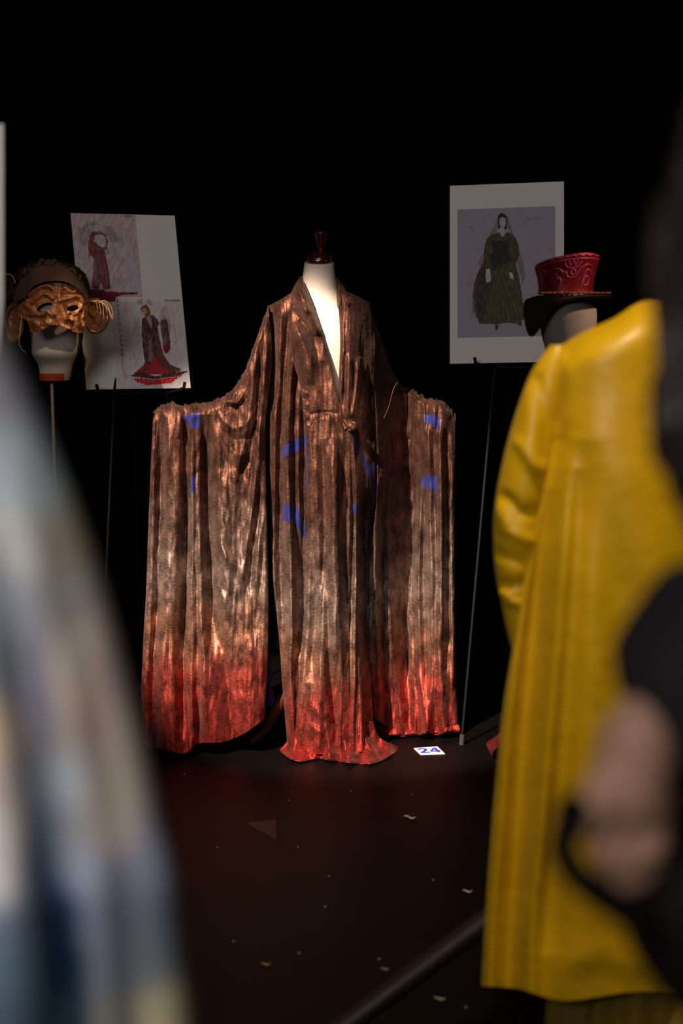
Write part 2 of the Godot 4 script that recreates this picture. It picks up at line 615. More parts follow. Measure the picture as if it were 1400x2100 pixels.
func nets(bones: Array, cell: float, k: float, grow := 0.0, bump = null) -> Array:
	# bones: [from, to, radius, radius]
	var lo := Vector3.ONE * 1e9
	var hi := -lo
	var bs := []
	for b in bones:
		for e in 2:
			var r: float = b[2 + e] + grow + 2.5 * cell
			lo = lo.min(b[e] - Vector3.ONE * r)
			hi = hi.max(b[e] + Vector3.ONE * r)
		var ab: Vector3 = b[1] - b[0]
		bs.append([b[0], ab, 1.0 / maxf(ab.length_squared(), 1e-9), b[2] + grow, b[3] + grow])
	var n := Vector3i(((hi - lo) / cell).ceil()) + Vector3i.ONE
	var val := PackedFloat32Array()
	val.resize(n.x * n.y * n.z)
	val.fill(1.0)
	for b in bs:
		var r: float = maxf(b[3], b[4]) + 3.0 * cell + k
		var p0: Vector3 = b[0]
		var p1: Vector3 = b[0] + b[1]
		var l := Vector3i(((p0.min(p1) - Vector3.ONE * r - lo) / cell).floor()).clamp(Vector3i.ZERO, n - Vector3i.ONE)
		var h := Vector3i(((p0.max(p1) + Vector3.ONE * r - lo) / cell).ceil()).clamp(Vector3i.ZERO, n - Vector3i.ONE)
		for z in range(l.z, h.z + 1):
			for y in range(l.y, h.y + 1):
				var at := (z * n.y + y) * n.x
				for x in range(l.x, h.x + 1):
					var d := cap_d(lo + Vector3(x, y, z) * cell, p0, b[1], b[2], b[3], b[4])
					var e := val[at + x]
					var hh := maxf(k - absf(d - e), 0.0) / k
					val[at + x] = minf(d, e) - hh * hh * k * 0.25
	if bump != null:
		for z in n.z:
			for y in n.y:
				for x in n.x:
					var at := (z * n.y + y) * n.x + x
					if absf(val[at]) < 3.0 * cell:
						val[at] -= float(bump.call(lo + Vector3(x, y, z) * cell))
	var vid := PackedInt32Array()
	vid.resize(val.size())
	vid.fill(-1)
	var pos := PackedVector3Array()
	var nor := PackedVector3Array()
	var sx := 1
	var sy := n.x
	var sz := n.x * n.y
	var corner := [0, sx, sy, sx + sy, sz, sx + sz, sy + sz, sx + sy + sz]
	var edges := [[0, 1], [2, 3], [4, 5], [6, 7], [0, 2], [1, 3], [4, 6], [5, 7], [0, 4], [1, 5], [2, 6], [3, 7]]
	for z in n.z - 1:
		for y in n.y - 1:
			for x in n.x - 1:
				var at := (z * n.y + y) * n.x + x
				var inside := 0
				for c in corner:
					if val[at + c] < 0.0:
						inside += 1
				if inside == 0 or inside == 8:
					continue
				var sum := Vector3.ZERO
				var cnt := 0
				for e in edges:
					var va := val[at + corner[e[0]]]
					var vb := val[at + corner[e[1]]]
					if (va < 0.0) == (vb < 0.0):
						continue
					var t := va / (va - vb)
					var ca := Vector3(e[0] & 1, (e[0] >> 1) & 1, (e[0] >> 2) & 1)
					var cb := Vector3(e[1] & 1, (e[1] >> 1) & 1, (e[1] >> 2) & 1)
					sum += ca.lerp(cb, t)
					cnt += 1
				vid[at] = pos.size()
				pos.append(lo + (Vector3(x, y, z) + sum / cnt) * cell)
				var g := Vector3(
					val[at + 1] - val[at] + val[at + 7 - 7 + sy + 1] - val[at + sy] + val[at + sz + 1] - val[at + sz] + val[at + sy + sz + 1] - val[at + sy + sz],
					val[at + sy] - val[at] + val[at + sy + 1] - val[at + 1] + val[at + sy + sz] - val[at + sz] + val[at + sy + sz + 1] - val[at + sz + 1],
					val[at + sz] - val[at] + val[at + sz + 1] - val[at + 1] + val[at + sy + sz] - val[at + sy] + val[at + sy + sz + 1] - val[at + sy + 1])
				nor.append(g.normalized())
	var idx := PackedInt32Array()
	for z in range(1, n.z - 1):
		for y in range(1, n.y - 1):
			for x in range(1, n.x - 1):
				var at := (z * n.y + y) * n.x + x
				var a := val[at] < 0.0
				for ax in 3:
					var s: int = [sx, sy, sz][ax]
					var b := val[at + s] < 0.0
					if a == b:
						continue
					var p: int = [sy, sz, sx][ax]
					var q: int = [sz, sx, sy][ax]
					var v0 := vid[at]
					var v1 := vid[at - p]
					var v2 := vid[at - p - q]
					var v3 := vid[at - q]
					if v0 < 0 or v1 < 0 or v2 < 0 or v3 < 0:
						continue
					if a:
						idx.append_array([v0, v2, v1, v0, v3, v2])
					else:
						idx.append_array([v0, v1, v2, v0, v2, v3])
	var arr := []
	arr.resize(Mesh.ARRAY_MAX)
	arr[Mesh.ARRAY_VERTEX] = pos
	arr[Mesh.ARRAY_NORMAL] = nor
	arr[Mesh.ARRAY_INDEX] = idx
	return arr

func poly(a: Array) -> PackedVector2Array:
	var p := PackedVector2Array()
	for k in range(0, a.size(), 2):
		p.append(Vector2(a[k], a[k + 1]))
	return p

func lettering(text: String, font_name: String, bold: bool, size_m: float) -> TextMesh:
	var f := SystemFont.new()
	f.font_names = PackedStringArray([font_name])
	if bold:
		f.font_weight = 700
	var t := TextMesh.new()
	t.text = text
	t.font = f
	t.font_size = 64
	t.pixel_size = size_m / 64.0
	t.depth = 0.0006
	t.curve_step = 1.0
	return t

# ================================================================ the scene
func _ready() -> void:
	make_materials()
	camera_and_light()
	room()
	robe()
	dress_form()
	left_display()
	right_display()
	yellow_coat()
	visitor()
	patchwork_costume()
	floor_things()

func spot(called: String, at: Vector3, to: Vector3, energy: float, half: float, blend: float, color: Color, size := 0.05) -> void:
	var l := SpotLight3D.new()
	l.name = called
	add_child(l)
	l.look_at_from_position(at, to)
	l.light_energy = energy
	l.light_color = color
	l.spot_angle = half
	l.spot_angle_attenuation = blend
	l.spot_range = 14.0
	l.spot_attenuation = 2.0
	l.light_size = size
	l.shadow_enabled = true

func camera_and_light() -> void:
	var cam := Camera3D.new()
	cam.name = "camera"
	add_child(cam)
	cam.position = CAM
	cam.rotation.x = -PITCH
	var lens := CameraAttributesPhysical.new()
	lens.frustum_focal_length = 34.2857
	lens.frustum_focus_distance = 4.62
	lens.frustum_near = 0.05
	lens.frustum_far = 60.0
	lens.exposure_aperture = 1.32
	cam.attributes = lens
	cam.fov = 38.5801
	cam.current = true
	var we := WorldEnvironment.new()
	we.name = "environment"
	var e := Environment.new()
	e.background_mode = Environment.BG_COLOR
	e.background_color = Color.BLACK
	e.tonemap_mode = Environment.TONE_MAPPER_LINEAR
	e.tonemap_exposure = 1.0
	e.sdfgi_enabled = true
	e.ssao_enabled = true
	e.ssil_enabled = true
	we.environment = e
	add_child(we)
	# the profile spot that frames the robe, from high on the left
	spot("robe_spotlight", Vector3(-2.5, 4.88, -0.3), P(612, 1095, 4.5), 192.0, 6.4, 0.35, Color(1.0, 0.88, 0.78), 0.05)
	# small spots for the mask and the hat, one for the coats in front
	spot("mask_spotlight", Vector3(0.35, 2.75, -2.3), P(100, 650, 4.55), 3.8, 3.3, 0.5, Color(1.0, 0.86, 0.72), 0.05)
	spot("hat_spotlight", Vector3(2.5, 2.7, -3.1), P(1170, 595, 4.0), 11.5, 5.0, 0.5, Color(1.0, 0.82, 0.7), 0.03)
	spot("coat_spotlight", Vector3(0.2, 4.4, -1.6), P(1230, 1050, 2.6), 11.0, 18.0, 0.8, Color(1.0, 0.9, 0.74), 0.12)
	# the dim working light of the hall
	var a := AreaLight3D.new()
	a.name = "work_light"
	add_child(a)
	a.look_at_from_position(Vector3(-0.3, 4.3, 0.4), Vector3(0.0, 0.6, -3.2), Vector3.RIGHT)
	a.area_size = Vector2(2.4, 1.2)
	a.light_energy = 2.2
	a.light_color = Color(1.0, 0.95, 0.92)
	a.shadow_enabled = true
	var b := AreaLight3D.new()
	b.name = "hall_light"
	add_child(b)
	b.look_at_from_position(Vector3(-1.7, 3.0, 2.2), Vector3(0.1, 1.2, -2.0))
	b.area_size = Vector2(2.0, 1.0)
	b.light_energy = 9.2
	b.light_color = Color(1.0, 0.95, 0.93)
	b.shadow_enabled = true

func room() -> void:
	# floor with scuffs and specks of paint in its own surface
	var im := Image.create(1024, 1024, false, Image.FORMAT_RGB8)
	im.fill(Color.WHITE)
	var rng := RandomNumberGenerator.new()
	rng.seed = 77
	var n := FastNoiseLite.new()
	n.seed = 9
	n.frequency = 0.006
	n.fractal_octaves = 5
	for y in 1024:
		for x in 1024:
			var t := 0.027 + 0.008 * n.get_noise_2d(x, y)
			im.set_pixel(x, y, Color(t * 1.03, t * 0.97, t))
	for k in 70:
		var p := Vector2(rng.randf() * 1024, rng.randf() * 1024)
		var d := Vector2.from_angle(rng.randf() * TAU)
		var bend := rng.randf_range(-0.012, 0.012)
		var tone := rng.randf_range(0.012, 0.05)
		for s in int(rng.randf_range(30, 240)):
			p += d
			d = d.rotated(bend)
			var q := Vector2i(p)
			if q.x >= 0 and q.y >= 0 and q.x < 1024 and q.y < 1024:
				var c := im.get_pixelv(q)
				im.set_pixelv(q, c + Color(tone, tone, tone))
	for k in 420:
		var q := Vector2i(rng.randi() % 1022, rng.randi() % 1022)
		var t := rng.randf_range(0.16, 0.42) * (1.0 if k % 5 == 0 else 0.6)
		im.set_pixelv(q, Color(t, t * 0.95, t * 0.9))
		if k % 7 == 0:
			im.set_pixelv(q + Vector2i(1, 0), Color(t, t * 0.95, t * 0.9))
	var fm := mat(Color.WHITE, 0.5, 0.22)
	fm.albedo_texture = ImageTexture.create_from_image(im)
	fm.roughness_texture = null
	fm.uv1_world_triplanar = true
	fm.uv1_triplanar = true
	fm.uv1_scale = Vector3(0.42, 0.42, 0.42)
	bumped(fm, noise_tex(256, 0.03, 4, 31), 0.03)
	var b := BoxMesh.new()
	b.size = Vector3(7.2, 0.1, 9.2)
	struct("floor", b, fm).position = Vector3(0, -0.05, -2.0)
	# black drapes along the back wall
	var pos := PackedVector3Array()
	for j in 9:
		for i in 481:
			var x := -3.4 + 6.8 * i / 480.0
			var w := noise.get_noise_2d(x * 0.9, 3.0)
			pos.append(Vector3(x, 4.95 - 4.93 * j / 8.0, -5.75 + 0.06 * sin(x * 21.0 + 5.0 * w) + 0.03 * sin(x * 47.0 + 3.0 * w)))
	var wall := BoxMesh.new()
	wall.size = Vector3(7.2, 5.1, 0.1)
	struct("wall_back", wall, M.black_wall).position = Vector3(0, 2.5, -6.1)
	var drape := thing("curtain", "black stage curtain hanging in soft folds along the back of the room", "curtain", Vector3(0, 0, -5.75))
	part("drape", join([grid_mesh(480, 8, pos, PackedColorArray(), PackedVector2Array())]), M.curtain, drape)
	part("curtain_rail", join([rod(Vector3(-3.4, 4.96, -5.75), Vector3(3.4, 4.96, -5.75), 0.025)]), M.steel, drape)
	var side := BoxMesh.new()
	side.size = Vector3(0.1, 5.1, 9.2)
	struct("wall_left", side, M.black_wall).position = Vector3(-3.6, 2.5, -2.0)
	struct("wall_right", side, M.black_wall).position = Vector3(3.6, 2.5, -2.0)
	struct("wall_front", wall, M.black_wall).position = Vector3(0, 2.5, 2.6)
	var top := BoxMesh.new()
	top.size = Vector3(7.3, 0.1, 9.3)
	struct("ceiling", top, M.black_wall).position = Vector3(0, 5.05, -2.0)

# ---------------------------------------------------------------- the robe
var dye_shift := 0.0

func dye(px: float, py: float) -> Color:
	# dip-dyed velvet: brown above, a pale tan zone, red towards the hem; crushed pile in streaks
	var big := noise.get_noise_2d(px * 0.012, py * 0.006)
	var y := py + dye_shift + 34.0 * big + 14.0 * noise.get_noise_2d(px * 0.09, py * 0.05)
	var stops := [600.0, 980.0, 1120.0, 1220.0, 1320.0, 1420.0, 1500.0, 1600.0]
	var r := [0.094, 0.096, 0.165, 0.270, 0.265, 0.300, 0.270, 0.200]
	var g := [0.056, 0.060, 0.146, 0.275, 0.185, 0.074, 0.045, 0.024]
	var b := [0.046, 0.050, 0.142, 0.275, 0.145, 0.066, 0.042, 0.024]
	var k := 0
	while k < 6 and y > stops[k + 1]:
		k += 1
	var t := smoothstep(0.0, 1.0, clampf((y - stops[k]) / (stops[k + 1] - stops[k]), 0, 1))
	var c := Color(lerpf(r[k], r[k + 1], t), lerpf(g[k], g[k + 1], t), lerpf(b[k], b[k + 1], t))
	var s := 0.85 + 0.75 * noise.get_noise_2d(px * 0.045, py * 0.022) + 0.55 * noise_fine.get_noise_2d(px * 0.10, py * 0.30) + 0.35 * noise_fine.get_noise_2d(px * 0.4, py * 0.5)
	s = clampf(s, 0.3, 1.6)
	return Color(c.r * s, c.g * s * (0.9 + 0.1 * s), c.b * s * (0.88 + 0.12 * s))

func V(a: float, b: float, c: float) -> Vector3:
	return Vector3(a, b, c)

func robe() -> void:
	var root := thing("velvet_robe", "long brown crushed velvet robe dip-dyed tan and red, sleeves spread wide on a dress form", "robe", FP(680, 1530))
	# ---- sleeve on the left of the photograph
	dye_shift = 25.0
	var zl := 4.50
	var rows := [
		[V(314, 846, zl), V(338, 829, zl), V(384, 832, zl), V(428, 825, zl), V(468, 808, zl), V(499, 768, zl), V(522, 705, zl), V(550, 628, zl + 0.02)],
		[V(309, 960, zl), V(336, 950, zl), V(382, 948, zl), V(424, 935, zl), V(465, 900, zl), V(500, 850, zl), V(530, 790, zl), V(558, 735, zl + 0.02)],
		[V(304, 1080, zl), V(333, 1070, zl), V(379, 1065, zl), V(419, 1050, zl), V(461, 1020, zl), V(500, 985, zl), V(528, 940, zl), V(545, 880, zl + 0.02)],
		[V(300, 1200, zl), V(331, 1190, zl), V(376, 1185, zl), V(414, 1175, zl), V(456, 1150, zl), V(497, 1120, zl), V(528, 1090, zl), V(547, 1060, zl)],
		[V(294, 1310, zl), V(328, 1300, zl), V(375, 1300, zl), V(411, 1295, zl), V(455, 1280, zl), V(496, 1260, zl), V(529, 1240, zl), V(550, 1220, zl)],
		[V(290, 1420, zl - 0.01), V(326, 1420, zl - 0.01), V(375, 1425, zl - 0.02), V(409, 1415, zl), V(455, 1405, zl), V(496, 1390, zl), V(527, 1370, zl), V(548, 1360, zl)],
		[V(294, 1533, zl - 0.01), V(330, 1536, zl - 0.01), V(378, 1545, zl - 0.03), V(407, 1525, zl), V(455, 1522, zl), V(495, 1507, zl), V(524, 1488, zl), V(542, 1475, zl)],
	]
	var folds := [
		[0.9, 7, 318, 838, 316, 950, 311, 1150, 305, 1300, 303, 1400, 306, 1530],
		[-1.2, 9, 331, 850, 331, 1000, 328, 1150, 320, 1280, 314, 1400, 318, 1530],
		[0.8, 8, 344, 830, 343, 950, 338, 1100, 334, 1250, 327, 1400, 326, 1530],
		[0.8, 14, 360, 850, 360, 1000, 352, 1160, 348, 1300, 345, 1420, 352, 1545],
		[-1.4, 9, 381, 836, 381, 950, 382, 1080, 377, 1200, 374, 1330, 376, 1450],
		[1.0, 6, 393, 834, 393, 960, 394, 1100, 392, 1250, 393, 1400, 396, 1520],
		[-1.0, 5, 400, 834, 400, 960, 402, 1100, 404, 1250, 406, 1400, 407, 1530],
		[1.0, 7, 408, 834, 408, 950, 411, 1120, 413, 1280, 416, 1420, 418, 1520],
		[-1.7, 12, 418, 850, 423, 1000, 430, 1160, 436, 1260, 444, 1340],
		[0.5, 16, 446, 960, 452, 1100, 462, 1250, 470, 1330],
		[-0.5, 12, 452, 1280, 462, 1360, 468, 1450, 472, 1510],
		[0.6, 16, 430, 1340, 436, 1430, 440, 1515],
		[0.6, 14, 520, 1290, 518, 1380, 512, 1480],
		[0.7, 6, 533, 700, 520, 780, 512, 840, 500, 900, 478, 1010],
		[-0.8, 6, 543, 660, 530, 790, 522, 860, 510, 930, 492, 1010],
		[0.8, 6, 548, 680, 541, 800, 532, 900, 522, 1000, 500, 1160, 488, 1240],
		[-0.7, 6, 551, 700, 547, 800, 540, 920, 532, 1040, 512, 1180, 500, 1260],
		[0.8, 6, 544, 860, 541, 950, 536, 1060, 526, 1180, 512, 1290],
		[-0.5, 5, 546, 920, 543, 1040, 538, 1150, 530, 1260],
		[0.6, 5, 545, 1000, 544, 1120, 541, 1240, 538, 1380, 534, 1470],
		[0.7, 5, 370, 833, 370, 860, 368, 900],
		[-0.8, 4, 376, 833, 376, 880, 375, 910],
		[0.7, 4, 425, 830, 424, 860, 422, 900],
	]
	var swags := [
		[0.45, 6, 436, 832, 455, 860, 480, 878, 510, 862, 535, 820],
		[-0.5, 6, 440, 850, 460, 884, 485, 902, 515, 890, 538, 850],
		[0.4, 7, 448, 880, 468, 914, 492, 934, 520, 920],
		[-0.25, 9, 452, 930, 475, 958, 500, 972],
		[0.55, 5, 452, 812, 466, 822, 486, 824, 505, 800],
		[-0.55, 5, 456, 824, 470, 834, 490, 836, 512, 812],
		[0.3, 12, 440, 1110, 470, 1150, 500, 1160],
		[-0.3, 10, 440, 1180, 470, 1222, 495, 1230],
	]
	var blue := [poly([386, 850, 410, 846, 408, 880, 387, 877]), poly([371, 853, 386, 850, 386, 862, 374, 858]), poly([391, 974, 403, 975, 401, 1012, 391, 1008])]
	var s := panel(rows, {"nu": 190, "nv": 430, "bulge": 0.028, "back": 0.11, "top_round": 0.05, "pucker": 6.0, "rough": 0.008, "folds": folds, "swags": swags, "blue": blue, "paint": dye})
	var sl := part("sleeve", s.mesh, M.velvet, root, "hanging velvet sleeve with the brighter tan middle and a rounded hem")
	for m in s.blue:
		part("blue_band", m, M.blue, sl)
	# the inside of that sleeve below its hem
	var inner := panel([
		[V(404, 1500, 4.55), V(450, 1495, 4.56), V(500, 1470, 4.57), V(548, 1400, 4.58)],
		[V(404, 1522, 4.56), V(450, 1525, 4.57), V(505, 1505, 4.58), V(562, 1445, 4.60)],
		[V(404, 1531, 4.565), V(450, 1533, 4.56), V(505, 1525, 4.60), V(572, 1460, 4.62)],
	], {"nu": 30, "nv": 10, "bulge": 0.005, "back": 0.0})
	part("lining", inner.mesh, M.lining, sl, "dark lining inside the sleeve hem")
	var edge := panel([
		[V(548, 1330, 4.57), V(553, 1330, 4.58)],
		[V(549, 1400, 4.57), V(558, 1400, 4.58)],
		[V(551, 1450, 4.58), V(565, 1448, 4.59)],
	], {"nu": 4, "nv": 10, "bulge": 0.002, "back": 0.0})
	part("blue_band", edge.mesh, M.blue, sl)

	# ---- sleeve on the right of the photograph, a little further back
	dye_shift = 5.0
	var zr := 4.66
	rows = [
		[V(752, 618, zr - 0.07), V(775, 678, zr - 0.01), V(797, 746, zr + 0.05), V(822, 789, zr + 0.12), V(850, 803, zr + 0.09), V(880, 820, zr + 0.03), V(908, 823, zr + 0.02), V(934, 850, zr + 0.05)],
		[V(764, 740, zr - 0.07), V(786, 780, zr - 0.01), V(806, 820, zr + 0.05), V(832, 860, zr + 0.12), V(858, 890, zr + 0.09), V(884, 920, zr + 0.03), V(910, 935, zr + 0.02), V(934, 955, zr + 0.05)],
		[V(771, 880, zr - 0.07), V(792, 905, zr - 0.01), V(812, 930, zr + 0.05), V(836, 960, zr + 0.12), V(860, 990, zr + 0.09), V(886, 1020, zr + 0.03), V(911, 1040, zr + 0.02), V(933, 1060, zr + 0.05)],
		[V(772, 1020, zr - 0.07), V(793, 1040, zr - 0.01), V(814, 1060, zr + 0.05), V(837, 1085, zr + 0.12), V(861, 1110, zr + 0.09), V(887, 1130, zr + 0.03), V(912, 1150, zr + 0.02), V(933, 1165, zr + 0.05)],
		[V(757, 1160, zr - 0.07), V(786, 1170, zr - 0.01), V(811, 1185, zr + 0.05), V(836, 1200, zr + 0.12), V(861, 1220, zr + 0.09), V(887, 1240, zr + 0.03), V(912, 1255, zr + 0.02), V(934, 1270, zr + 0.05)],
		[V(757, 1310, zr - 0.07), V(787, 1320, zr - 0.01), V(812, 1330, zr + 0.05), V(837, 1340, zr + 0.12), V(863, 1350, zr + 0.09), V(888, 1360, zr + 0.03), V(913, 1370, zr + 0.02), V(936, 1385, zr + 0.05)],
		[V(764, 1470, zr - 0.04), V(792, 1489, zr - 0.01), V(816, 1510, zr + 0.02), V(840, 1509, zr + 0.03), V(868, 1499, zr + 0.03), V(893, 1508, zr + 0.02), V(917, 1501, zr + 0.02), V(941, 1500, zr + 0.03)],
	]
	folds = [
		[0.9, 8, 762, 760, 770, 850, 774, 960, 776, 1050, 772, 1150, 771, 1250, 772, 1340, 778, 1450],
		[-1.2, 7, 772, 900, 783, 1000, 786, 1100, 785, 1250, 786, 1380, 792, 1460],
		[1.1, 6, 776, 890, 783, 970, 793, 1100, 797, 1210, 806, 1300, 814, 1380, 824, 1470],
		[-0.9, 10, 800, 1050, 806, 1180, 818, 1300, 830, 1420],
		[0.9, 5, 842, 1230, 843, 1300, 845, 1380, 850, 1470],
		[-0.8, 6, 850, 1000, 847, 1150, 850, 1280, 852, 1400],
		[1.3, 8, 870, 850, 868, 950, 864, 1050, 857, 1150, 858, 1260, 861, 1380, 872, 1480],
		[-1.2, 6, 874, 900, 872, 1050, 868, 1180, 871, 1300, 876, 1420],
		[1.1, 6, 880, 852, 879, 950, 881, 1080, 886, 1200, 884, 1330, 880, 1460],
		[-1.1, 6, 892, 880, 892, 1000, 894, 1150, 893, 1300, 896, 1420],
		[1.1, 8, 902, 860, 903, 980, 904, 1120, 903, 1250, 901, 1380, 908, 1490],
		[-1.0, 7, 915, 880, 916, 1050, 917, 1250, 916, 1400],
		[0.8, 6, 926, 860, 927, 1050, 928, 1250, 929, 1400, 934, 1490],
		[0.8, 6, 843, 815, 842, 850, 838, 900],
		[1.0, 7, 852, 808, 851, 850, 847, 920, 845, 980],
		[-1.0, 5, 845, 812, 845, 870, 843, 930],
		[0.8, 4, 868, 815, 869, 840, 869, 880],
		[-0.8, 3, 874, 820, 875, 850, 874, 890],
		[0.8, 4, 890, 822, 891, 850, 890, 880],
		[-0.7, 3, 898, 824, 898, 850, 898, 890],
	]
	blue = [poly([869, 849, 893, 851, 904, 856, 898, 882, 888, 872, 869, 866]), poly([862, 985, 872, 974, 896, 976, 896, 1007, 868, 1000])]
	s = panel(rows, {"nu": 150, "nv": 420, "bulge": 0.02, "back": 0.11, "top_round": 0.05, "pucker": 6.0, "rough": 0.006, "folds": folds, "blue": blue, "paint": dye})
	var sr := part("sleeve", s.mesh, M.velvet, root, "shaded velvet sleeve with two blue bands beside the numbered card")
	for m in s.blue:
		part("blue_band", m, M.blue, sr)
	# seam of the sleeve piece
	var seam := []
	for q in [V(815, 783, 4.63), V(806, 800, 4.62), V(798, 830, 4.615), V(788, 855, 4.61), V(778, 872, 4.605)]:
		seam.append(P(q.x, q.y, q.z))
	part("seam", with_paint(join_plain([tube(curve_pts(seam, 24), 0.0012)]), 0.0), M.velvet, sr)
	# the hem that curls on the floor
	var hem := panel([
		[V(768, 1470, 4.68), V(800, 1492, 4.68), V(850, 1496, 4.67), V(900, 1494, 4.66), V(940, 1486, 4.66)],
		[V(772, 1492, 4.66), V(796, 1506, 4.655), V(850, 1505, 4.655), V(898, 1503, 4.65), V(944, 1499, 4.655)],
		[V(786, 1513, zf(1514)), V(806, 1510, zf(1511)), V(850, 1510, zf(1511)), V(896, 1507, zf(1508)), V(944, 1506, zf(1507))],
	], {"nu": 90, "nv": 24, "bulge": 0.006, "back": 0.01, "rough": 0.02, "paint": dye, "folds": [[1.2, 7, 872, 1470, 868, 1508], [-1.0, 6, 888, 1470, 886, 1508], [1.0, 8, 800, 1470, 796, 1512]]})
	part("hem", hem.mesh, M.velvet, sr)

	# ---- front of the body, left of the opening
	dye_shift = -25.0
	var zb := 4.53
	rows = [
		[V(548, 628, zb + 0.03), V(572, 616, zb + 0.01), V(592, 603, zb), V(616, 590, zb)],
		[V(556, 720, zb + 0.02), V(578, 715, zb), V(600, 710, zb - 0.01), V(640, 705, zb - 0.01)],
		[V(553, 830, zb + 0.02), V(578, 830, zb), V(602, 830, zb - 0.01), V(640, 830, zb - 0.01)],
		[V(552, 950, zb + 0.02), V(578, 950, zb), V(604, 950, zb - 0.01), V(640, 950, zb - 0.01)],
		[V(555, 1070, zb + 0.02), V(582, 1070, zb), V(608, 1070, zb - 0.01), V(640, 1070, zb - 0.01)],
		[V(560, 1190, zb + 0.01), V(586, 1190, zb), V(610, 1190, zb - 0.01), V(640, 1190, zb - 0.01)],
		[V(572, 1310, zb + 0.01), V(592, 1310, zb), V(612, 1310, zb - 0.01), V(640, 1310, zb - 0.01)],
		[V(580, 1420, zb), V(596, 1420, zb - 0.01), V(614, 1420, zb - 0.01), V(640, 1420, zb - 0.02)],
		[V(590, 1535, zb - 0.02), V(602, 1540, zb - 0.02), V(618, 1544, zb - 0.03), V(640, 1544, zb - 0.03)],
	]
	folds = [
		[-1.3, 6, 561, 640, 561, 700, 561, 760, 558, 850],
		[1.0, 8, 573, 625, 572, 700, 570, 780, 564, 850, 564, 930, 562, 1050, 560, 1180, 572, 1300],
		[-1.3, 7, 590, 640, 588, 720, 582, 800, 577, 880, 574, 980, 573, 1100, 576, 1220, 583, 1320],
		[1.1, 8, 600, 660, 598, 730, 592, 800, 588, 870, 588, 970, 593, 1080, 596, 1180, 597, 1300, 596, 1420, 600, 1530],
		[-1.0, 6, 606, 760, 604, 850, 604, 950, 607, 1060, 610, 1180, 611, 1300, 609, 1420],
		[0.8, 5, 612, 780, 612, 900, 612, 1000, 616, 1100],
		[-1.6, 6, 621, 800, 622, 900, 621, 1000, 622, 1100, 620, 1250, 617, 1350],
	]
	blue = [poly([577, 932, 583, 913, 600, 906, 624, 888, 626, 914, 605, 929, 583, 936]), poly([579, 1034, 597, 1033, 613, 1045, 626, 1080, 626, 1110, 611, 1080, 597, 1068, 580, 1068])]
	s = panel(rows, {"nu": 84, "nv": 560, "bulge": 0.02, "back": 0.2, "top_round": 0.03, "rough": 0.004, "folds": folds, "blue": blue, "paint": dye})
	var fl := part("front_panel", s.mesh, M.velvet, root)
	for m in s.blue:
		part("blue_band", m, M.blue, fl)

	# ---- front of the body, right of the opening
	dye_shift = -30.0
	rows = [
		[V(690, 580, zb), V(706, 594, zb), V(730, 606, zb + 0.01), V(757, 620, zb + 0.07)],
		[V(697, 690, zb - 0.03), V(718, 690, zb - 0.03), V(744, 700, zb + 0.015), V(772, 705, zb + 0.07)],
		[V(695, 790, zb - 0.04), V(716, 795, zb - 0.04), V(742, 800, zb + 0.015), V(772, 805, zb + 0.07)],
		[V(704, 890, zb - 0.04), V(720, 890, zb - 0.04), V(744, 890, zb + 0.015), V(774, 895, zb + 0.07)],
		[V(708, 990, zb - 0.03), V(724, 990, zb - 0.03), V(748, 990, zb + 0.015), V(776, 985, zb + 0.07)],
		[V(708, 1090, zb - 0.03), V(722, 1090, zb - 0.03), V(740, 1090, zb + 0.015), V(760, 1090, zb + 0.06)],
		[V(708, 1200, zb - 0.03), V(722, 1200, zb - 0.03), V(740, 1200, zb + 0.015), V(756, 1200, zb + 0.05)],
		[V(708, 1320, zb - 0.03), V(724, 1320, zb - 0.03), V(742, 1320, zb + 0.015), V(759, 1320, zb + 0.07)],
		[V(706, 1430, zb - 0.03), V(726, 1430, zb - 0.04), V(746, 1430, zb - 0.02), V(763, 1430, zb + 0.05)],
		[V(704, 1540, zb - 0.05), V(728, 1542, zb - 0.06), V(752, 1540, zb - 0.04), V(768, 1520, zb + 0.01)],
	]
	folds = [
		[0.8, 4, 699, 640, 702, 700, 701, 760, 698, 830],
		[-0.8, 5, 706, 720, 707, 780, 706, 850],
		[1.3, 4, 716, 722, 716, 760, 714, 800, 713, 860],
		[-1.0, 4, 724, 740, 722, 800, 718, 850],
		[1.2, 5, 736, 730, 734, 770, 728, 820, 723, 858],
		[-0.8, 5, 742, 760, 738, 820, 732, 870],
		[0.7, 5, 748, 740, 746, 800, 740, 860],
		[0.5, 6, 762, 700, 764, 780, 766, 850],
		[0.9, 4, 714, 900, 717, 980, 717, 1080, 715, 1180],
		[-1.3, 4, 720, 900, 722, 1000, 722, 1100, 719, 1200, 716, 1300],
		[1.3, 4, 726, 900, 729, 1000, 732, 1100, 731, 1200, 728, 1280, 727, 1380, 724, 1480],
		[0.7, 6, 740, 1180, 736, 1280, 742, 1380, 742, 1500],
		[-1.1, 7, 746, 1000, 744, 1120, 748, 1240, 751, 1360, 754, 1460],
		[0.6, 5, 758, 1180, 757, 1280, 760, 1400],
	]
	blue = [poly([719, 888, 731, 894, 740, 925, 755, 950, 776, 951, 778, 975, 774, 1040, 760, 1090, 747, 1122, 756, 1070, 767, 1025, 766, 988, 758, 984, 748, 962, 735, 930, 726, 908]), poly([725, 1032, 738, 1030, 740, 1054, 726, 1053])]
	s = panel(rows, {"nu": 90, "nv": 560, "bulge": 0.02, "back": 0.18, "top_round": 0.03, "rough": 0.004, "folds": folds, "blue": blue, "paint": dye})
	var fr := part("front_panel", s.mesh, M.velvet, root)
	for m in s.blue:
		part("blue_band", m, M.blue, fr)

	# ---- collar band that runs down to the floor
	var zc := 4.485
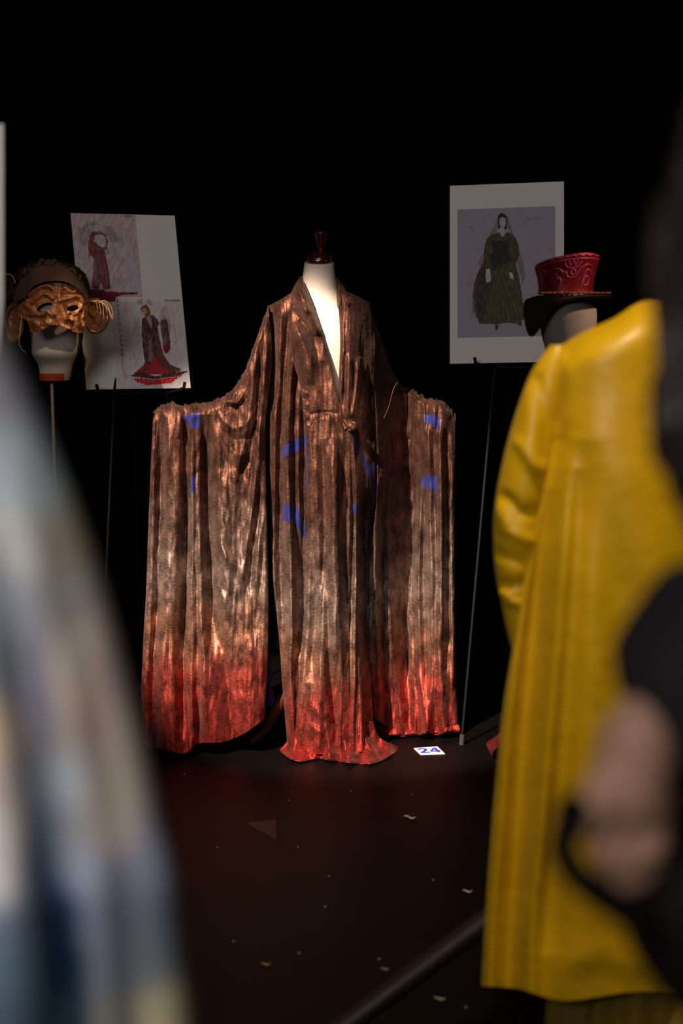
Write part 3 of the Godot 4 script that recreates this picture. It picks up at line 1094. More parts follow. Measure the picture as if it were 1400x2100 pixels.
	rows = [
		[V(603, 588, zc + 0.07), V(608, 582, zc + 0.06), V(614, 577, zc + 0.06), V(620, 572, zc + 0.07)],
		[V(592, 650, zc + 0.01), V(610, 645, zc), V(630, 636, zc), V(645, 634, zc + 0.01)],
		[V(599, 728, zc), V(622, 728, zc - 0.01), V(648, 726, zc - 0.01), V(672, 722, zc)],
		[V(617, 800, zc), V(640, 802, zc - 0.01), V(666, 806, zc - 0.01), V(690, 808, zc)],
		[V(624, 885, zc), V(652, 882, zc - 0.01), V(682, 880, zc - 0.01), V(714, 876, zc)],
		[V(629, 980, zc), V(658, 980, zc - 0.01), V(688, 980, zc - 0.01), V(717, 980, zc)],
		[V(631, 1090, zc), V(659, 1090, zc - 0.01), V(688, 1090, zc - 0.01), V(718, 1090, zc)],
		[V(628, 1200, zc), V(657, 1200, zc - 0.01), V(687, 1200, zc - 0.01), V(717, 1200, zc)],
		[V(622, 1310, zc), V(654, 1310, zc - 0.01), V(686, 1310, zc - 0.01), V(716, 1310, zc)],
		[V(611, 1420, zc - 0.01), V(648, 1420, zc - 0.02), V(684, 1420, zc - 0.02), V(717, 1420, zc - 0.01)],
		[V(604, 1532, zc - 0.01), V(645, 1546, zc - 0.03), V(686, 1546, zc - 0.03), V(722, 1546, zc - 0.02)],
	]
	folds = [
		[0.8, 6, 606, 580, 622, 610, 634, 645],
		[0.9, 9, 620, 620, 636, 655, 650, 690],
		[-0.9, 10, 606, 632, 626, 668, 643, 705, 648, 745, 652, 790],
		[0.8, 12, 604, 660, 622, 700, 634, 740, 636, 790],
		[-0.6, 8, 660, 740, 664, 800, 668, 860],
		[0.7, 6, 634, 870, 634, 960, 636, 1080, 633, 1190, 629, 1290, 622, 1390, 616, 1500],
		[0.7, 7, 648, 900, 648, 1000, 652, 1120, 656, 1200],
		[-0.9, 7, 664, 900, 666, 1000, 668, 1120, 646, 1290, 640, 1400],
		[1.0, 13, 684, 890, 684, 1000, 686, 1110, 690, 1200, 689, 1290, 692, 1390],
		[0.9, 8, 657, 1170, 659, 1260, 659, 1340, 656, 1430, 652, 1520],
		[-1.2, 5, 671, 1180, 673, 1280, 676, 1380, 684, 1480],
		[-1.0, 7, 702, 900, 704, 1020, 706, 1150, 708, 1300],
		[0.7, 5, 702, 1290, 698, 1380, 696, 1480],
		[-0.9, 5, 692, 1340, 690, 1420, 688, 1520],
		[0.6, 8, 640, 1380, 632, 1460, 628, 1530],
		[-0.7, 6, 632, 1400, 622, 1470, 618, 1530],
	]
	swags = [
		[0.7, 4, 616, 800, 622, 806, 632, 808], [-0.7, 4, 617, 812, 624, 817, 634, 818], [0.7, 4, 618, 824, 624, 829, 634, 830],
		[-0.7, 4, 619, 836, 626, 842, 636, 842], [0.7, 4, 620, 850, 627, 854, 636, 854], [-0.6, 3, 623, 852, 660, 846, 698, 848],
		[0.6, 4, 621, 868, 628, 872, 638, 872], [0.25, 8, 640, 1450, 660, 1468, 680, 1456], [0.25, 8, 630, 1486, 652, 1500, 676, 1492],
	]
	blue = [poly([621, 884, 628, 896, 632, 1000, 629, 1100, 627, 1195, 623, 1195, 625, 1050, 622, 960])]
	dye_shift = -40.0
	s = panel(rows, {"nu": 90, "nv": 560, "bulge": 0.018, "back": 0.012, "top_round": 0.01, "rough": 0.004, "fine": 0.0022, "folds": folds, "swags": swags, "blue": blue, "paint": dye})
	var band := part("collar_band", s.mesh, M.velvet, root)
	for m in s.blue:
		part("blue_band", m, M.blue, band)
	# the standing collar on both sides of the neck
	s = panel([
		[V(610, 574, 4.60), V(615, 567, 4.59), V(621, 566, 4.60)],
		[V(600, 592, 4.57), V(610, 590, 4.555), V(626, 592, 4.56)],
		[V(588, 622, 4.54), V(608, 620, 4.52), V(637, 622, 4.52)],
		[V(588, 655, 4.58), V(612, 655, 4.58), V(650, 655, 4.58)],
	], {"nu": 40, "nv": 60, "bulge": 0.014, "back": 0.03, "rough": 0.006, "paint": dye, "folds": [[1.2, 4, 606, 576, 608, 600, 621, 628], [-1.4, 4, 602, 594, 612, 612, 620, 624], [0.8, 4, 614, 570, 620, 600, 632, 630]]})
	part("collar", s.mesh, M.velvet, root)
	s = panel([
		[V(686, 568, 4.60), V(690, 569, 4.59), V(695, 575, 4.60)],
		[V(689, 590, 4.56), V(698, 588, 4.55), V(712, 600, 4.57)],
		[V(691, 625, 4.53), V(704, 622, 4.51), V(726, 625, 4.53)],
		[V(695, 660, 4.58), V(708, 660, 4.58), V(732, 660, 4.58)],
	], {"nu": 40, "nv": 60, "bulge": 0.014, "back": 0.03, "rough": 0.006, "paint": dye, "folds": [[1.1, 3, 690, 572, 695, 600, 698, 640], [-0.9, 4, 696, 580, 703, 610, 706, 640], [0.9, 4, 700, 582, 710, 602, 716, 640]]})
	part("collar", s.mesh, M.velvet, root)

	# ---- the knot that closes the front
	var knot := []
	for k in 15:
		var a := TAU * k / 14.0
		knot.append(P(720 + 8.5 * cos(a), 874 + 8.0 * sin(a) - 2.0 * cos(a), 4.462 + 0.006 * sin(3.0 * a)))
	var ball := nets([[P(719, 873, 4.455), P(724, 877, 4.455), 0.011, 0.011]], 0.003, 0.006)
	part("knot", with_paint(join_plain([ball, tube(knot, 0.0042, 0.0042, 8, false), tube([P(704, 868, 4.47), P(708, 880, 4.465), P(714, 872, 4.46), P(706, 862, 4.465)], 0.004)]), 0.0), M.velvet, root)
	# ---- the train on the floor
	dye_shift = 10.0
	s = panel([
		[V(592, 1480, 4.50), V(625, 1482, 4.47), V(655, 1484, 4.455), V(690, 1484, 4.455), V(725, 1484, 4.47), V(764, 1478, 4.51)],
		[V(588, 1520, 4.50), V(622, 1528, 4.46), V(654, 1532, 4.45), V(692, 1532, 4.45), V(730, 1528, 4.465), V(778, 1512, 4.52)],
		[V(574, 1537, zf(1545)), V(604, 1556, zf(1563)), V(640, 1548, zf(1558)), V(690, 1550, zf(1559)), V(750, 1548, zf(1557)), V(812, 1530, zf(1538))],
		[V(578, 1544, zf(1545)), V(610, 1563, zf(1564)), V(648, 1556, zf(1558)), V(692, 1562, zf(1563)), V(765, 1566, zf(1567)), V(815, 1540, zf(1541))],
	], {"nu": 170, "nv": 70, "bulge": 0.004, "back": 0.006, "rough": 0.012, "fine": 0.003, "paint": dye,
		"folds": [[0.9, 6, 612, 1480, 606, 1520, 596, 1556], [1.0, 7, 640, 1480, 644, 1520, 650, 1556], [-1.2, 5, 652, 1490, 655, 1530, 656, 1560], [0.9, 6, 668, 1480, 672, 1520, 678, 1552], [-0.9, 5, 684, 1480, 690, 1520, 700, 1550], [1.0, 5, 700, 1480, 704, 1520, 714, 1552], [-0.8, 6, 718, 1480, 728, 1520, 742, 1552], [0.9, 5, 738, 1480, 752, 1520, 775, 1556]],
		"swags": [[0.9, 4, 576, 1543, 600, 1558, 640, 1560], [0.9, 4, 656, 1552, 700, 1560, 760, 1563, 812, 1545], [0.7, 5, 660, 1540, 700, 1548, 740, 1546]]})
	part("train", s.mesh, M.velvet, root)

func join_plain(list: Array) -> Array:
	# drop texture coordinates so that unlike pieces can be joined
	for a in list:
		a[Mesh.ARRAY_TEX_UV] = null
		a[Mesh.ARRAY_COLOR] = null
	return list

func with_paint(list: Array, _x: float) -> ArrayMesh:
	for a in list:
		var c := PackedColorArray()
		var u := PackedVector2Array()
		for p in a[Mesh.ARRAY_VERTEX]:
			c.append(Color(0.10, 0.06, 0.05))
			u.append(Vector2(p.x, p.y))
		a[Mesh.ARRAY_COLOR] = c
		a[Mesh.ARRAY_TEX_UV] = u
	return join(list)

func dress_form() -> void:
	var z := 4.60
	var root := thing("dress_form", "ivory linen dress form with a polished dark wood neck cap, wearing the velvet robe", "mannequin", P(655, 1500, z) * Vector3(1, 0, 1))
	part("bust", turned([[538, 624, 685], [556, 622, 686], [576, 619, 689], [592, 615, 692], [608, 602, 700], [622, 590, 712], [640, 580, 728], [690, 578, 734], [760, 592, 726], [840, 608, 714], [880, 618, 706], [920, 630, 692]], z, 0.9, {"nv": 90, "tilt": 0.16}), M.linen, root)
	var cap := part("neck_cap", turned([[513, 645, 665], [516, 640, 670], [522, 631, 679], [528, 628, 682], [533, 627.5, 682.5], [537, 629, 681], [539, 632, 678]], z, 0.95, {"tilt": 0.16, "nv": 30}), M.mahogany, root, "polished dark wood neck cap")
	part("finial", turned([[475, 646, 670], [477.5, 644, 672], [483, 645, 671], [495, 648, 668.5], [507, 651, 664.5], [512, 652, 663.5], [514, 650, 665], [518, 648, 667]], z, 1.0, {"nv": 36}), M.mahogany, cap)
	part("pole", join([rod(P(655, 1000, z), P(655, 1380, z), 0.016)]), M.oak, root)
	# arms that hold the sleeves out
	part("arm_bar", join([rod(P(380, 848, 4.58), P(655, 848, z + 0.04), 0.010), rod(P(655, 848, z + 0.04), P(760, 850, 4.74), 0.010), rod(P(760, 850, 4.74), P(905, 850, 4.83), 0.010)]), M.oak, root)
	var base: Vector3 = P(655, 1380, z)
	var feet := [P(512, 1530, 4.575), P(790, 1500, 4.75), P(660, 1470, 4.88)]
	for f in feet:
		f.y = 0.012
		var m: Vector3 = base.lerp(f, 0.45) + Vector3(0, 0.035, 0)
		var n2: Vector3 = base.lerp(f, 0.8) + Vector3(0, -0.005, 0)
		var ctrl := [base + Vector3(0, -0.02, 0), m, n2, f]
		part("leg", join([tube(curve_pts(ctrl, 18), 0.021, 0.016, 10)]), M.oak, root)

# ---------------------------------------------------------------- printed sheets
var canvas_image: Image
var to_sheet: Callable

func wash(x0: float, y0: float, x1: float, y1: float, c: Color, spread: float, seed_: float) -> void:
	# a paper-coloured wash over a region given in the sheet's own 0..1 coordinates
	var w := canvas_image.get_width()
	var h := canvas_image.get_height()
	for y in range(int(y0 * h), int(y1 * h)):
		for x in range(int(x0 * w), int(x1 * w)):
			var n := noise.get_noise_2d((x + y * 0.45) * 0.035 + seed_, (y - x * 0.2) * 0.012)
			var m := noise_fine.get_noise_2d(x * 0.16 + seed_, y * 0.10)
			var k := 1.0 + spread * (0.8 * n + 0.5 * m)
			var tint := noise.get_noise_2d(x * 0.008 + seed_ * 3.0, y * 0.008) * spread * 0.25
			canvas_image.set_pixel(x, y, Color(c.r * k + tint * 0.5, c.g * k, c.b * k - tint * 0.6))

func blot(pts: Array, c: Color, alpha: float, rag := 2.0, streak := 0.35) -> void:
	# a brushed shape; pts are photo coordinates on the sheet
	var p := PackedVector2Array()
	var lo := Vector2(1e9, 1e9)
	var hi := -lo
	for k in range(0, pts.size(), 2):
		var q: Vector2 = to_sheet.call(float(pts[k]), float(pts[k + 1]))
		p.append(q)
		lo = lo.min(q)
		hi = hi.max(q)
	var w := canvas_image.get_width()
	var h := canvas_image.get_height()
	for y in range(maxi(int(lo.y - rag), 0), mini(int(hi.y + rag) + 1, h)):
		for x in range(maxi(int(lo.x - rag), 0), mini(int(hi.x + rag) + 1, w)):
			var j := Vector2(noise_fine.get_noise_2d(x * 0.11, y * 0.11), noise_fine.get_noise_2d(x * 0.11 + 90.0, y * 0.11)) * rag * 1.6
			if Geometry2D.is_point_in_polygon(Vector2(x, y) + j, p):
				var s := noise.get_noise_2d(x * 0.09, y * 0.022)
				var a := clampf(alpha * (1.0 + streak * 1.6 * s), 0, 1)
				canvas_image.set_pixel(x, y, canvas_image.get_pixel(x, y).lerp(c, a))

func brush(pts: Array, width: float, c: Color, alpha: float) -> void:
	var last := Vector2.INF
	var r := width * 0.5
	for k in range(0, pts.size(), 2):
		var q: Vector2 = to_sheet.call(float(pts[k]), float(pts[k + 1]))
		if last != Vector2.INF:
			var n := int(last.distance_to(q) / maxf(r * 0.6, 0.6)) + 1
			for s in n:
				var m := last.lerp(q, float(s) / n)
				for y in range(int(m.y - r), int(m.y + r) + 1):
					for x in range(int(m.x - r), int(m.x + r) + 1):
						if x >= 0 and y >= 0 and x < canvas_image.get_width() and y < canvas_image.get_height() and Vector2(x, y).distance_to(m) <= r:
							canvas_image.set_pixel(x, y, canvas_image.get_pixel(x, y).lerp(c, alpha))
		last = q

func sheet_material() -> StandardMaterial3D:
	var m := mat(Color.WHITE, 0.6, 0.35)
	m.albedo_texture = ImageTexture.create_from_image(canvas_image)
	return m

func put_text(t: TextMesh, center: Vector3, right: Vector3, down: Vector3, parent: Node3D, m: Material, label := "") -> void:
	var o := part("lettering", t, m, parent, label)
	var r := right.normalized()
	var u := -(down - r * down.dot(r)).normalized()
	o.transform = Transform3D(Basis(r, u, r.cross(u)), center + r.cross(u) * 0.0006 + o.position)

func easel(called_label: String, feet: Array, lips: Array, top: Vector3) -> void:
	# feet: three points on the floor; lips: [left outer, left inner, right inner, right outer]
	var root := thing("easel", called_label, "easel", Vector3(top.x, 0, top.z), "black display easels")
	for k in 3:
		var f: Vector3 = feet[k]
		var s: Vector3 = [lips[1], lips[2], top + Vector3(0, -0.08, -0.02)][k]
		var leg := part("leg", join([rod(top if k < 2 else s, f + Vector3(0, 0.01, 0), 0.0045)] if k == 2 else [rod(top, s, 0.0045), rod(s, f + Vector3(0, 0.01, 0), 0.0045)]), M.steel, root)
		part("rubber_foot", join([rod(f, f + (s - f).normalized() * 0.035, 0.0085)]), M.rubber, leg)
	for k in 2:
		var i: Vector3 = lips[1 + k]
		var o: Vector3 = lips[0 if k == 0 else 3]
		part("lip", join([bar(i, o, Vector3.UP, 0.008, 0.012), bar(o, o + Vector3(-0.004 if k == 0 else 0.004, 0.02, 0.006), Vector3.RIGHT, 0.010, 0.007), bar(i, i + Vector3(0, -0.014, -0.02), Vector3.RIGHT, 0.014, 0.012)]), M.steel, root)
	part("crossbar", join([rod(lips[1], lips[2], 0.004)]), M.steel, root)

func left_display() -> void:
	var c := [P(145, 437, 4.86), P(358, 442, 4.96), P(391, 795.5, 4.86), P(177, 799, 4.76)]
	var w := 540
	var h := 900
	canvas_image = Image.create(w, h, false, Image.FORMAT_RGB8)
	canvas_image.fill(Color(0.86, 0.85, 0.83))
	to_sheet = func(px: float, py: float) -> Vector2:
		var v := (py - 437.0 - (px - 145.0) * 0.0235) / 362.0
		v = (py - 437.0 - (px - 145.0 - 32.0 * v) * lerpf(0.0235, -0.0164, v)) / 362.0
		return Vector2((px - 145.0 - 32.5 * v) / 213.4 * w, v * h)
	# upper left drawing
	wash(0.0, 0.0, 0.615, 0.475, Color(0.74, 0.67, 0.69), 0.2, 2.0)
	wash(0.0, 0.475, 0.375, 0.53, Color(0.78, 0.72, 0.75), 0.3, 9.0)
	var lilac := Color(0.72, 0.72, 0.80)
	blot([250, 540, 272, 530, 284, 560, 286, 605, 262, 600], lilac, 0.5, 8, 0.6)
	blot([158, 470, 178, 456, 200, 452, 188, 470, 178, 500, 165, 505], Color(0.45, 0.42, 0.47), 0.45, 10, 0.9)
	blot([208, 460, 232, 468, 244, 496, 226, 498], Color(0.42, 0.40, 0.44), 0.42, 10, 0.9)
	for k in 46:
		var x := 158.0 + fmod(k * 37.7, 112.0)
		var y := 462.0 + fmod(k * 53.3, 120.0)
		brush([x, y, x + 4.0 + k % 5, y + 6.0 + k % 7], 2.0, Color(0.48, 0.40, 0.38), 0.28)
	var wine := Color(0.40, 0.14, 0.16)
	blot([187, 476, 196, 474, 206, 474, 216, 482, 220, 494, 218, 512, 214, 512, 217, 530, 222, 560, 226, 592, 212, 594, 206, 580, 202, 594, 188, 592, 190, 560, 191, 528, 184, 524, 182, 536, 180, 505, 182, 486], Color(0.42, 0.20, 0.20), 0.9, 3, 0.4)
	blot([190, 540, 200, 530, 206, 545, 204, 585, 192, 588], Color(0.55, 0.48, 0.50), 0.5, 6, 0.8)
	blot([196, 535, 204, 532, 204, 572, 198, 575], Color(0.25, 0.20, 0.28), 0.55, 5, 0.8)
	blot([191, 494, 195, 482, 205, 480, 216, 487, 215, 506, 208, 508, 198, 500], Color(0.80, 0.80, 0.84), 0.9, 3, 0.4)
	for k in 6:
		brush([195 + k * 3.6, 481, 196 + k * 3.4, 500], 1.8, Color(0.30, 0.28, 0.34), 0.6)
	brush([195, 482, 206, 492, 216, 490], 2.0, Color(0.4, 0.3, 0.34), 0.5)
	blot([190, 462, 194, 457, 202, 457, 206, 462, 204, 472, 201, 477, 195, 476, 191, 470], Color(0.74, 0.72, 0.75), 0.95, 2, 0.1)
	brush([191, 463, 194, 459, 202, 459, 205, 464], 2.4, Color(0.25, 0.24, 0.3), 0.7)
	brush([193, 466, 196, 466], 2.6, Color(0.15, 0.14, 0.2), 0.85)
	brush([200, 466, 203, 466], 2.6, Color(0.15, 0.14, 0.2), 0.85)
	brush([195, 471, 197, 475, 201, 475, 202, 470], 2.2, Color(0.2, 0.16, 0.2), 0.7)
	brush([219, 512, 222, 522], 3.0, Color(0.3, 0.22, 0.22), 0.7)
	var crimson := Color(0.46, 0.06, 0.17)
	blot([166, 594, 208, 594, 240, 600, 281, 600, 281, 604, 250, 605, 236, 610, 235, 619, 214, 619, 196, 612, 166, 612], crimson, 0.95, 3, 0.15)
	blot([212, 594, 226, 594, 228, 599, 216, 599], Color(0.8, 0.72, 0.76), 0.7, 3, 0.5)
	blot([200, 622, 236, 620, 236, 628, 206, 630], Color(0.78, 0.68, 0.72), 0.6, 4, 0.5)
	# lower right drawing
	wash(0.30, 0.505, 1.0, 1.0, Color(0.82, 0.80, 0.82), 0.08, 14.0)
	var ochre := Color(0.66, 0.47, 0.34)
	blot([284, 613, 291, 614, 290, 624, 284, 626, 280, 620], ochre, 0.5, 6, 0.8)
	blot([244, 716, 250, 720, 254, 750, 260, 774, 252, 776, 248, 750], ochre, 0.45, 6, 0.7)
	blot([328, 632, 342, 626, 342, 656, 326, 656], ochre, 0.35, 8, 0.8)
	blot([252, 620, 264, 620, 264, 640, 252, 645], ochre, 0.22, 8, 0.8)
	blot([272, 655, 286, 650, 284, 690, 276, 690], Color(0.62, 0.54, 0.48), 0.35, 8, 0.9)
	for k in 30:
		var x := 254.0 + fmod(k * 29.3, 112.0)
		var y := 626.0 + fmod(k * 47.7, 128.0)
		brush([x, y, x + 1.5, y + 2.5 + k % 4], 2.0, Color(0.45, 0.38, 0.36), 0.35)
	brush([354, 660, 358, 680, 362, 700, 357, 704], 2.2, Color(0.35, 0.30, 0.28), 0.4)
	brush([272, 720, 276, 735, 281, 748], 2.0, Color(0.40, 0.34, 0.32), 0.4)
	var coat := Color(0.31, 0.16, 0.17)
	blot([334, 646, 345, 654, 352, 668, 346, 690, 336, 668], ochre, 0.5, 4, 0.5)
	blot([327, 662, 331, 656, 340, 655, 344, 664, 347, 690, 349, 714, 344, 723, 337, 726, 334, 712, 331, 690], Color(0.34, 0.24, 0.25), 0.95, 2, 0.35)
	blot([336, 700, 348, 700, 349, 714, 344, 723, 337, 726, 333, 712], Color(0.50, 0.08, 0.14), 0.8, 3, 0.3)
	blot([333, 690, 341, 688, 342, 706, 335, 712], Color(0.62, 0.50, 0.52), 0.5, 4, 0.4)
	blot([290, 654, 298, 649, 312, 646, 322, 656, 326, 664, 322, 670, 327, 700, 334, 728, 348, 748, 371, 757, 368, 762, 340, 768, 300, 768, 272, 767, 286, 757, 296, 744, 291, 706, 289, 680], coat, 0.95, 2, 0.4)
	blot([318, 676, 325, 700, 332, 728, 346, 750, 366, 758, 345, 766, 326, 745, 318, 720], Color(0.40, 0.25, 0.24), 0.7, 4, 0.4)
	blot([316, 728, 326, 746, 346, 764, 296, 768, 306, 750], Color(0.74, 0.14, 0.20), 0.9, 3, 0.25)
	blot([296, 746, 306, 750, 290, 764, 274, 766], Color(0.62, 0.16, 0.20), 0.85, 3, 0.3)
	blot([326, 700, 334, 726, 346, 746, 338, 748, 326, 724], Color(0.60, 0.20, 0.22), 0.6, 4, 0.4)
	blot([304, 698, 310, 696, 312, 740, 303, 742], Color(0.55, 0.48, 0.46), 0.8, 3, 0.5)
	brush([297, 652, 303, 668, 312, 682, 315, 690, 316, 730], 4.0, Color(0.24, 0.08, 0.10), 0.8)
	brush([309, 648, 313, 662, 312, 680], 4.0, Color(0.24, 0.08, 0.10), 0.8)
	blot([298, 651, 302, 645, 307, 646, 311, 660, 310, 674, 303, 664], Color(0.70, 0.55, 0.47), 0.95, 2, 0.2)
	blot([287, 634, 291, 627, 299, 625, 305, 632, 308, 645, 302, 650, 296, 648, 290, 644], Color(0.47, 0.27, 0.16), 0.95, 2, 0.3)
	blot([288, 636, 296, 632, 300, 640, 296, 648, 290, 645], Color(0.78, 0.62, 0.56), 0.95, 1, 0.1)
	brush([288, 639, 297, 637], 1.8, Color(0.3, 0.2, 0.2), 0.6)
	blot([296, 620, 304, 613, 312, 622, 308, 628, 300, 622], Color(0.50, 0.50, 0.54), 0.6, 4, 0.6)
	brush([290, 690, 296, 698, 300, 704, 306, 700, 312, 690, 314, 688], 3.0, Color(0.66, 0.52, 0.40), 0.8)
	brush([304, 700, 306, 695, 311, 690], 3.0, Color(0.15, 0.08, 0.08), 0.8)
	brush([292, 694, 294, 702, 300, 706], 2.4, Color(0.66, 0.52, 0.40), 0.8)
	blot([262, 771, 280, 766, 300, 767, 318, 772, 340, 766, 360, 764, 384, 760, 384, 763, 362, 772, 340, 774, 315, 778, 290, 774], Color(0.27, 0.13, 0.14), 0.9, 2, 0.3)
	blot([272, 776, 290, 775, 315, 779, 340, 775, 362, 772, 378, 766, 360, 778, 350, 786, 318, 788, 306, 790, 280, 784], Color(0.74, 0.08, 0.14), 0.92, 4, 0.35)
	brush([285, 791, 300, 789, 330, 787], 3.0, Color(0.66, 0.2, 0.22), 0.6)
	var root := thing("display_board", "white board with two painted robe figures above red pools, behind the leather mask", "display board", (c[2] + c[3]) * 0.5, "costume sketch boards")
	part("print", join([slab_face(c)]), sheet_material(), root, "printed costume sketches of a figure in red and a figure in a brown and red robe")
	part("board", join([slab_body(c, 0.008)]), M.board, root)
	var right: Vector3 = c[1] - c[0]
	var down: Vector3 = c[3] - c[0]
	var at := func(px: float, py: float) -> Vector3:
		var q: Vector2 = to_sheet.call(px, py)
		var u := q.x / w
		var v := q.y / h
		return c[0].lerp(c[1], u).lerp(c[3].lerp(c[2], u), v)
	var word := "JULIUS"
	for k in 6:
		put_text(lettering(word[k], "Droid Serif", true, 0.0125), at.call(240.0 + k * 1.0, 617.0 + k * 9.3), right, down, root, M.ink)
	word = "CAESAR"
	for k in 6:
		put_text(lettering(word[k], "Droid Serif", true, 0.0125), at.call(245.5 + k * 1.1, 680.0 + k * 9.4), right, down, root, M.ink)
	put_text(lettering("CALPURNIA", "Droid Sans", true, 0.0095), at.call(353.0, 617.0), right, down, root, M.ink)
	put_text(lettering("CAESAR", "Droid Sans", false, 0.0085), at.call(261.0, 443.5), right, down, root, M.ink)
	easel("thin black steel easel holding the white board behind the leather mask",
		[FP(203, 1517), FP(372, 1500), FP(290, 1415)],
		[P(201, 801, 4.72), P(234, 808, 4.78), P(341, 806, 4.86), P(377, 796, 4.81)], P(262, 470, 4.98))
	leather_mask()

func near_line(p: Vector2, pts: Array) -> float:
	var best := 1e9
	for k in range(0, pts.size() - 2, 2):
		var a := Vector2(pts[k], pts[k + 1])
		var ab := Vector2(pts[k + 2], pts[k + 3]) - a
		var t := clampf((p - a).dot(ab) / ab.length_squared(), 0, 1)
		best = minf(best, (p - a - ab * t).length_squared())
	return best

func line_y(pts: Array, x: float) -> float:
	var k := 0
	while k < pts.size() - 4 and x > pts[k + 2]:
		k += 2
	var n := pts.size()
	var y0: float = pts[maxi(k - 2, 0) + 1]
	var y3: float = pts[mini(k + 4, n - 2) + 1]
	return crf(y0, pts[k + 1], pts[k + 3], y3, clampf((x - pts[k]) / (pts[k + 2] - pts[k]), 0, 1))

func leather_mask() -> void:
	var zm := 4.55
	# the canvas head block on its pole
	var stand := thing("head_block", "canvas covered head block on a pale pole, wearing the leather mask", "head block", Vector3(P(105, 780, zm).x, 0, -zm), "canvas head blocks on poles")
	part("block", turned([[556, 96, 122], [562, 78, 142], [575, 62, 160], [600, 52, 172], [630, 50, 176], [660, 56, 172], [690, 64, 166], [712, 70, 159], [735, 76, 151], [752, 82, 146], [770, 83, 143], [779, 83, 141]], zm + 0.03, 1.0, {"nv": 80, "nu": 64,
		"bump": func(th: float, py: float) -> float:
			var f := sin(th)
			var chin := exp(-pow((py - 724.0) / 17.0, 2.0)) * 0.028 * maxf(f, 0.0) - exp(-pow((py - 692.0) / 12.0, 2.0)) * 0.006 * maxf(f, 0.0)
			return chin + 0.005 * cos(2.0 * th + 0.6) + 0.07 * pow(maxf(f, 0.0), 3.0) * exp(-pow((py - 630.0) / 26.0, 2.0))}), M.canvas, stand)
	part("base_band", turned([[765, 82.0, 144.5], [766, 81, 145.2], [778, 81, 143.4], [780, 82, 142.5]], zm + 0.03, 1.02, {"nv": 12}), M.red_band, stand, "red band round the foot of the block")
	part("pole", join([rod(P(106, 776, zm + 0.03), Vector3(P(106, 776, zm).x, 0.02, -zm - 0.03), 0.0052)]), M.pole, stand)
	var foot := []
	for k in 25:
		var a := TAU * k / 24.0
		foot.append(Vector3(P(106, 776, zm).x + 0.12 * cos(a), 0.012, -zm - 0.03 + 0.12 * sin(a)))
	part("base", join([tube(foot, 0.012, 0.012, 8, false), rod(foot[0], foot[12], 0.01), rod(foot[6], foot[18], 0.01)]), M.steel, stand)

	var root := thing("leather_mask", "brown leather face mask with furrowed brow, hooked nose and big ears under ragged cap", "mask", P(112, 690, zm), "")
	var upper := [30, 640, 34, 622, 50, 612, 60, 594, 77, 581, 103, 574, 130, 575, 149, 582, 165, 594, 177, 612, 184, 630]
	var lower := [30, 650, 44, 652, 57, 660, 63, 680, 76, 682, 90, 675, 106, 667, 127, 669, 147, 678, 158, 682, 168, 682, 176, 672, 184, 650]
	var ridges := [
		[9.0, 5.0, [122, 596, 121, 606, 123, 616]],
		[12.0, 6.5, [122, 618, 127, 632, 132, 646, 135, 654]],
		[8.0, 6.0, [134, 650, 137, 656]],
		[7.0, 5.5, [101, 642, 106, 646]],
		[7.0, 5.0, [144, 650, 147, 655]],
		[9.0, 4.5, [66, 620, 76, 610, 88, 602, 99, 604, 108, 612]],
		[9.0, 4.5, [128, 615, 142, 611, 156, 606, 166, 611, 171, 620]],
		[7.0, 4.5, [58, 606, 70, 594, 86, 586, 100, 585, 110, 594, 113, 606]],
		[6.0, 4.0, [131, 588, 141, 596, 151, 600, 160, 593, 166, 597]],
		[5.0, 3.5, [134, 582, 142, 588, 152, 586]],
		[6.0, 4.0, [66, 634, 70, 642, 80, 646, 91, 643, 100, 634]],
		[5.0, 3.5, [144, 641, 151, 645, 159, 642, 165, 632]],
		[6.0, 4.5, [168, 628, 172, 640, 171, 650]],
		[8.0, 10.0, [70, 662, 78, 667]],
		[6.0, 7.0, [95, 661, 101, 663]],
		[8.0, 9.0, [157, 658, 161, 664]],
		[6.0, 5.0, [52, 626, 60, 634, 64, 646]],
		[4.0, 4.0, [128, 668, 136, 672, 142, 674]],
		[-7.0, 3.0, [62, 652, 76, 652, 92, 652]],
		[-7.0, 3.0, [86, 656, 87, 668]],
		[-6.0, 3.5, [112, 652, 116, 664, 120, 668]],
		[-5.0, 2.5, [116, 594, 115, 606, 117, 622]],
		[-5.0, 2.5, [128, 596, 128, 608]],
		[-6.0, 3.0, [60, 614, 76, 604, 90, 595, 104, 596]],
		[-5.0, 3.0, [128, 605, 144, 606, 160, 601]],
		[-7.0, 3.0, [144, 646, 143, 658, 150, 668]],
		[-6.0, 3.0, [166, 640, 164, 652, 168, 664]],
	]
	var nu := 150
	var nv := 120
	var pos := PackedVector3Array()
	var behind := PackedVector3Array()
	var col := PackedColorArray()
	var flat := PackedVector2Array()
	for j in nv + 1:
		for i in nu + 1:
			var x := lerpf(34.0, 180.0, float(i) / nu)
			var y := lerpf(line_y(upper, x) - 3.0, line_y(lower, x), float(j) / nv)
			var dx := (x - 110.0) / 80.0
			var dy := (y - 622.0) / 110.0
			var z := zm - 0.075 - 0.085 * sqrt(maxf(1.0 - dx * dx - dy * dy * 0.5, 0.02))
			var s := 0.0
			for r in ridges:
				var d: float = near_line(Vector2(x, y), r[2]) / (r[1] * r[1])
				if d < 7.0:
					s += r[0] * exp(-d)
			s += 0.9 * noise.get_noise_2d(x * 0.12, y * 0.12)
			z -= s / 660.0 * 0.92
			pos.append(P(x, y, z))
			behind.append(P(x, y, z + 0.004))
			flat.append(Vector2(x, y))
			var m := 0.85 + 0.45 * noise.get_noise_2d(x * 0.05 + 40.0, y * 0.05)
			col.append(Color(0.21 * m, 0.078 * m, 0.028 * m))
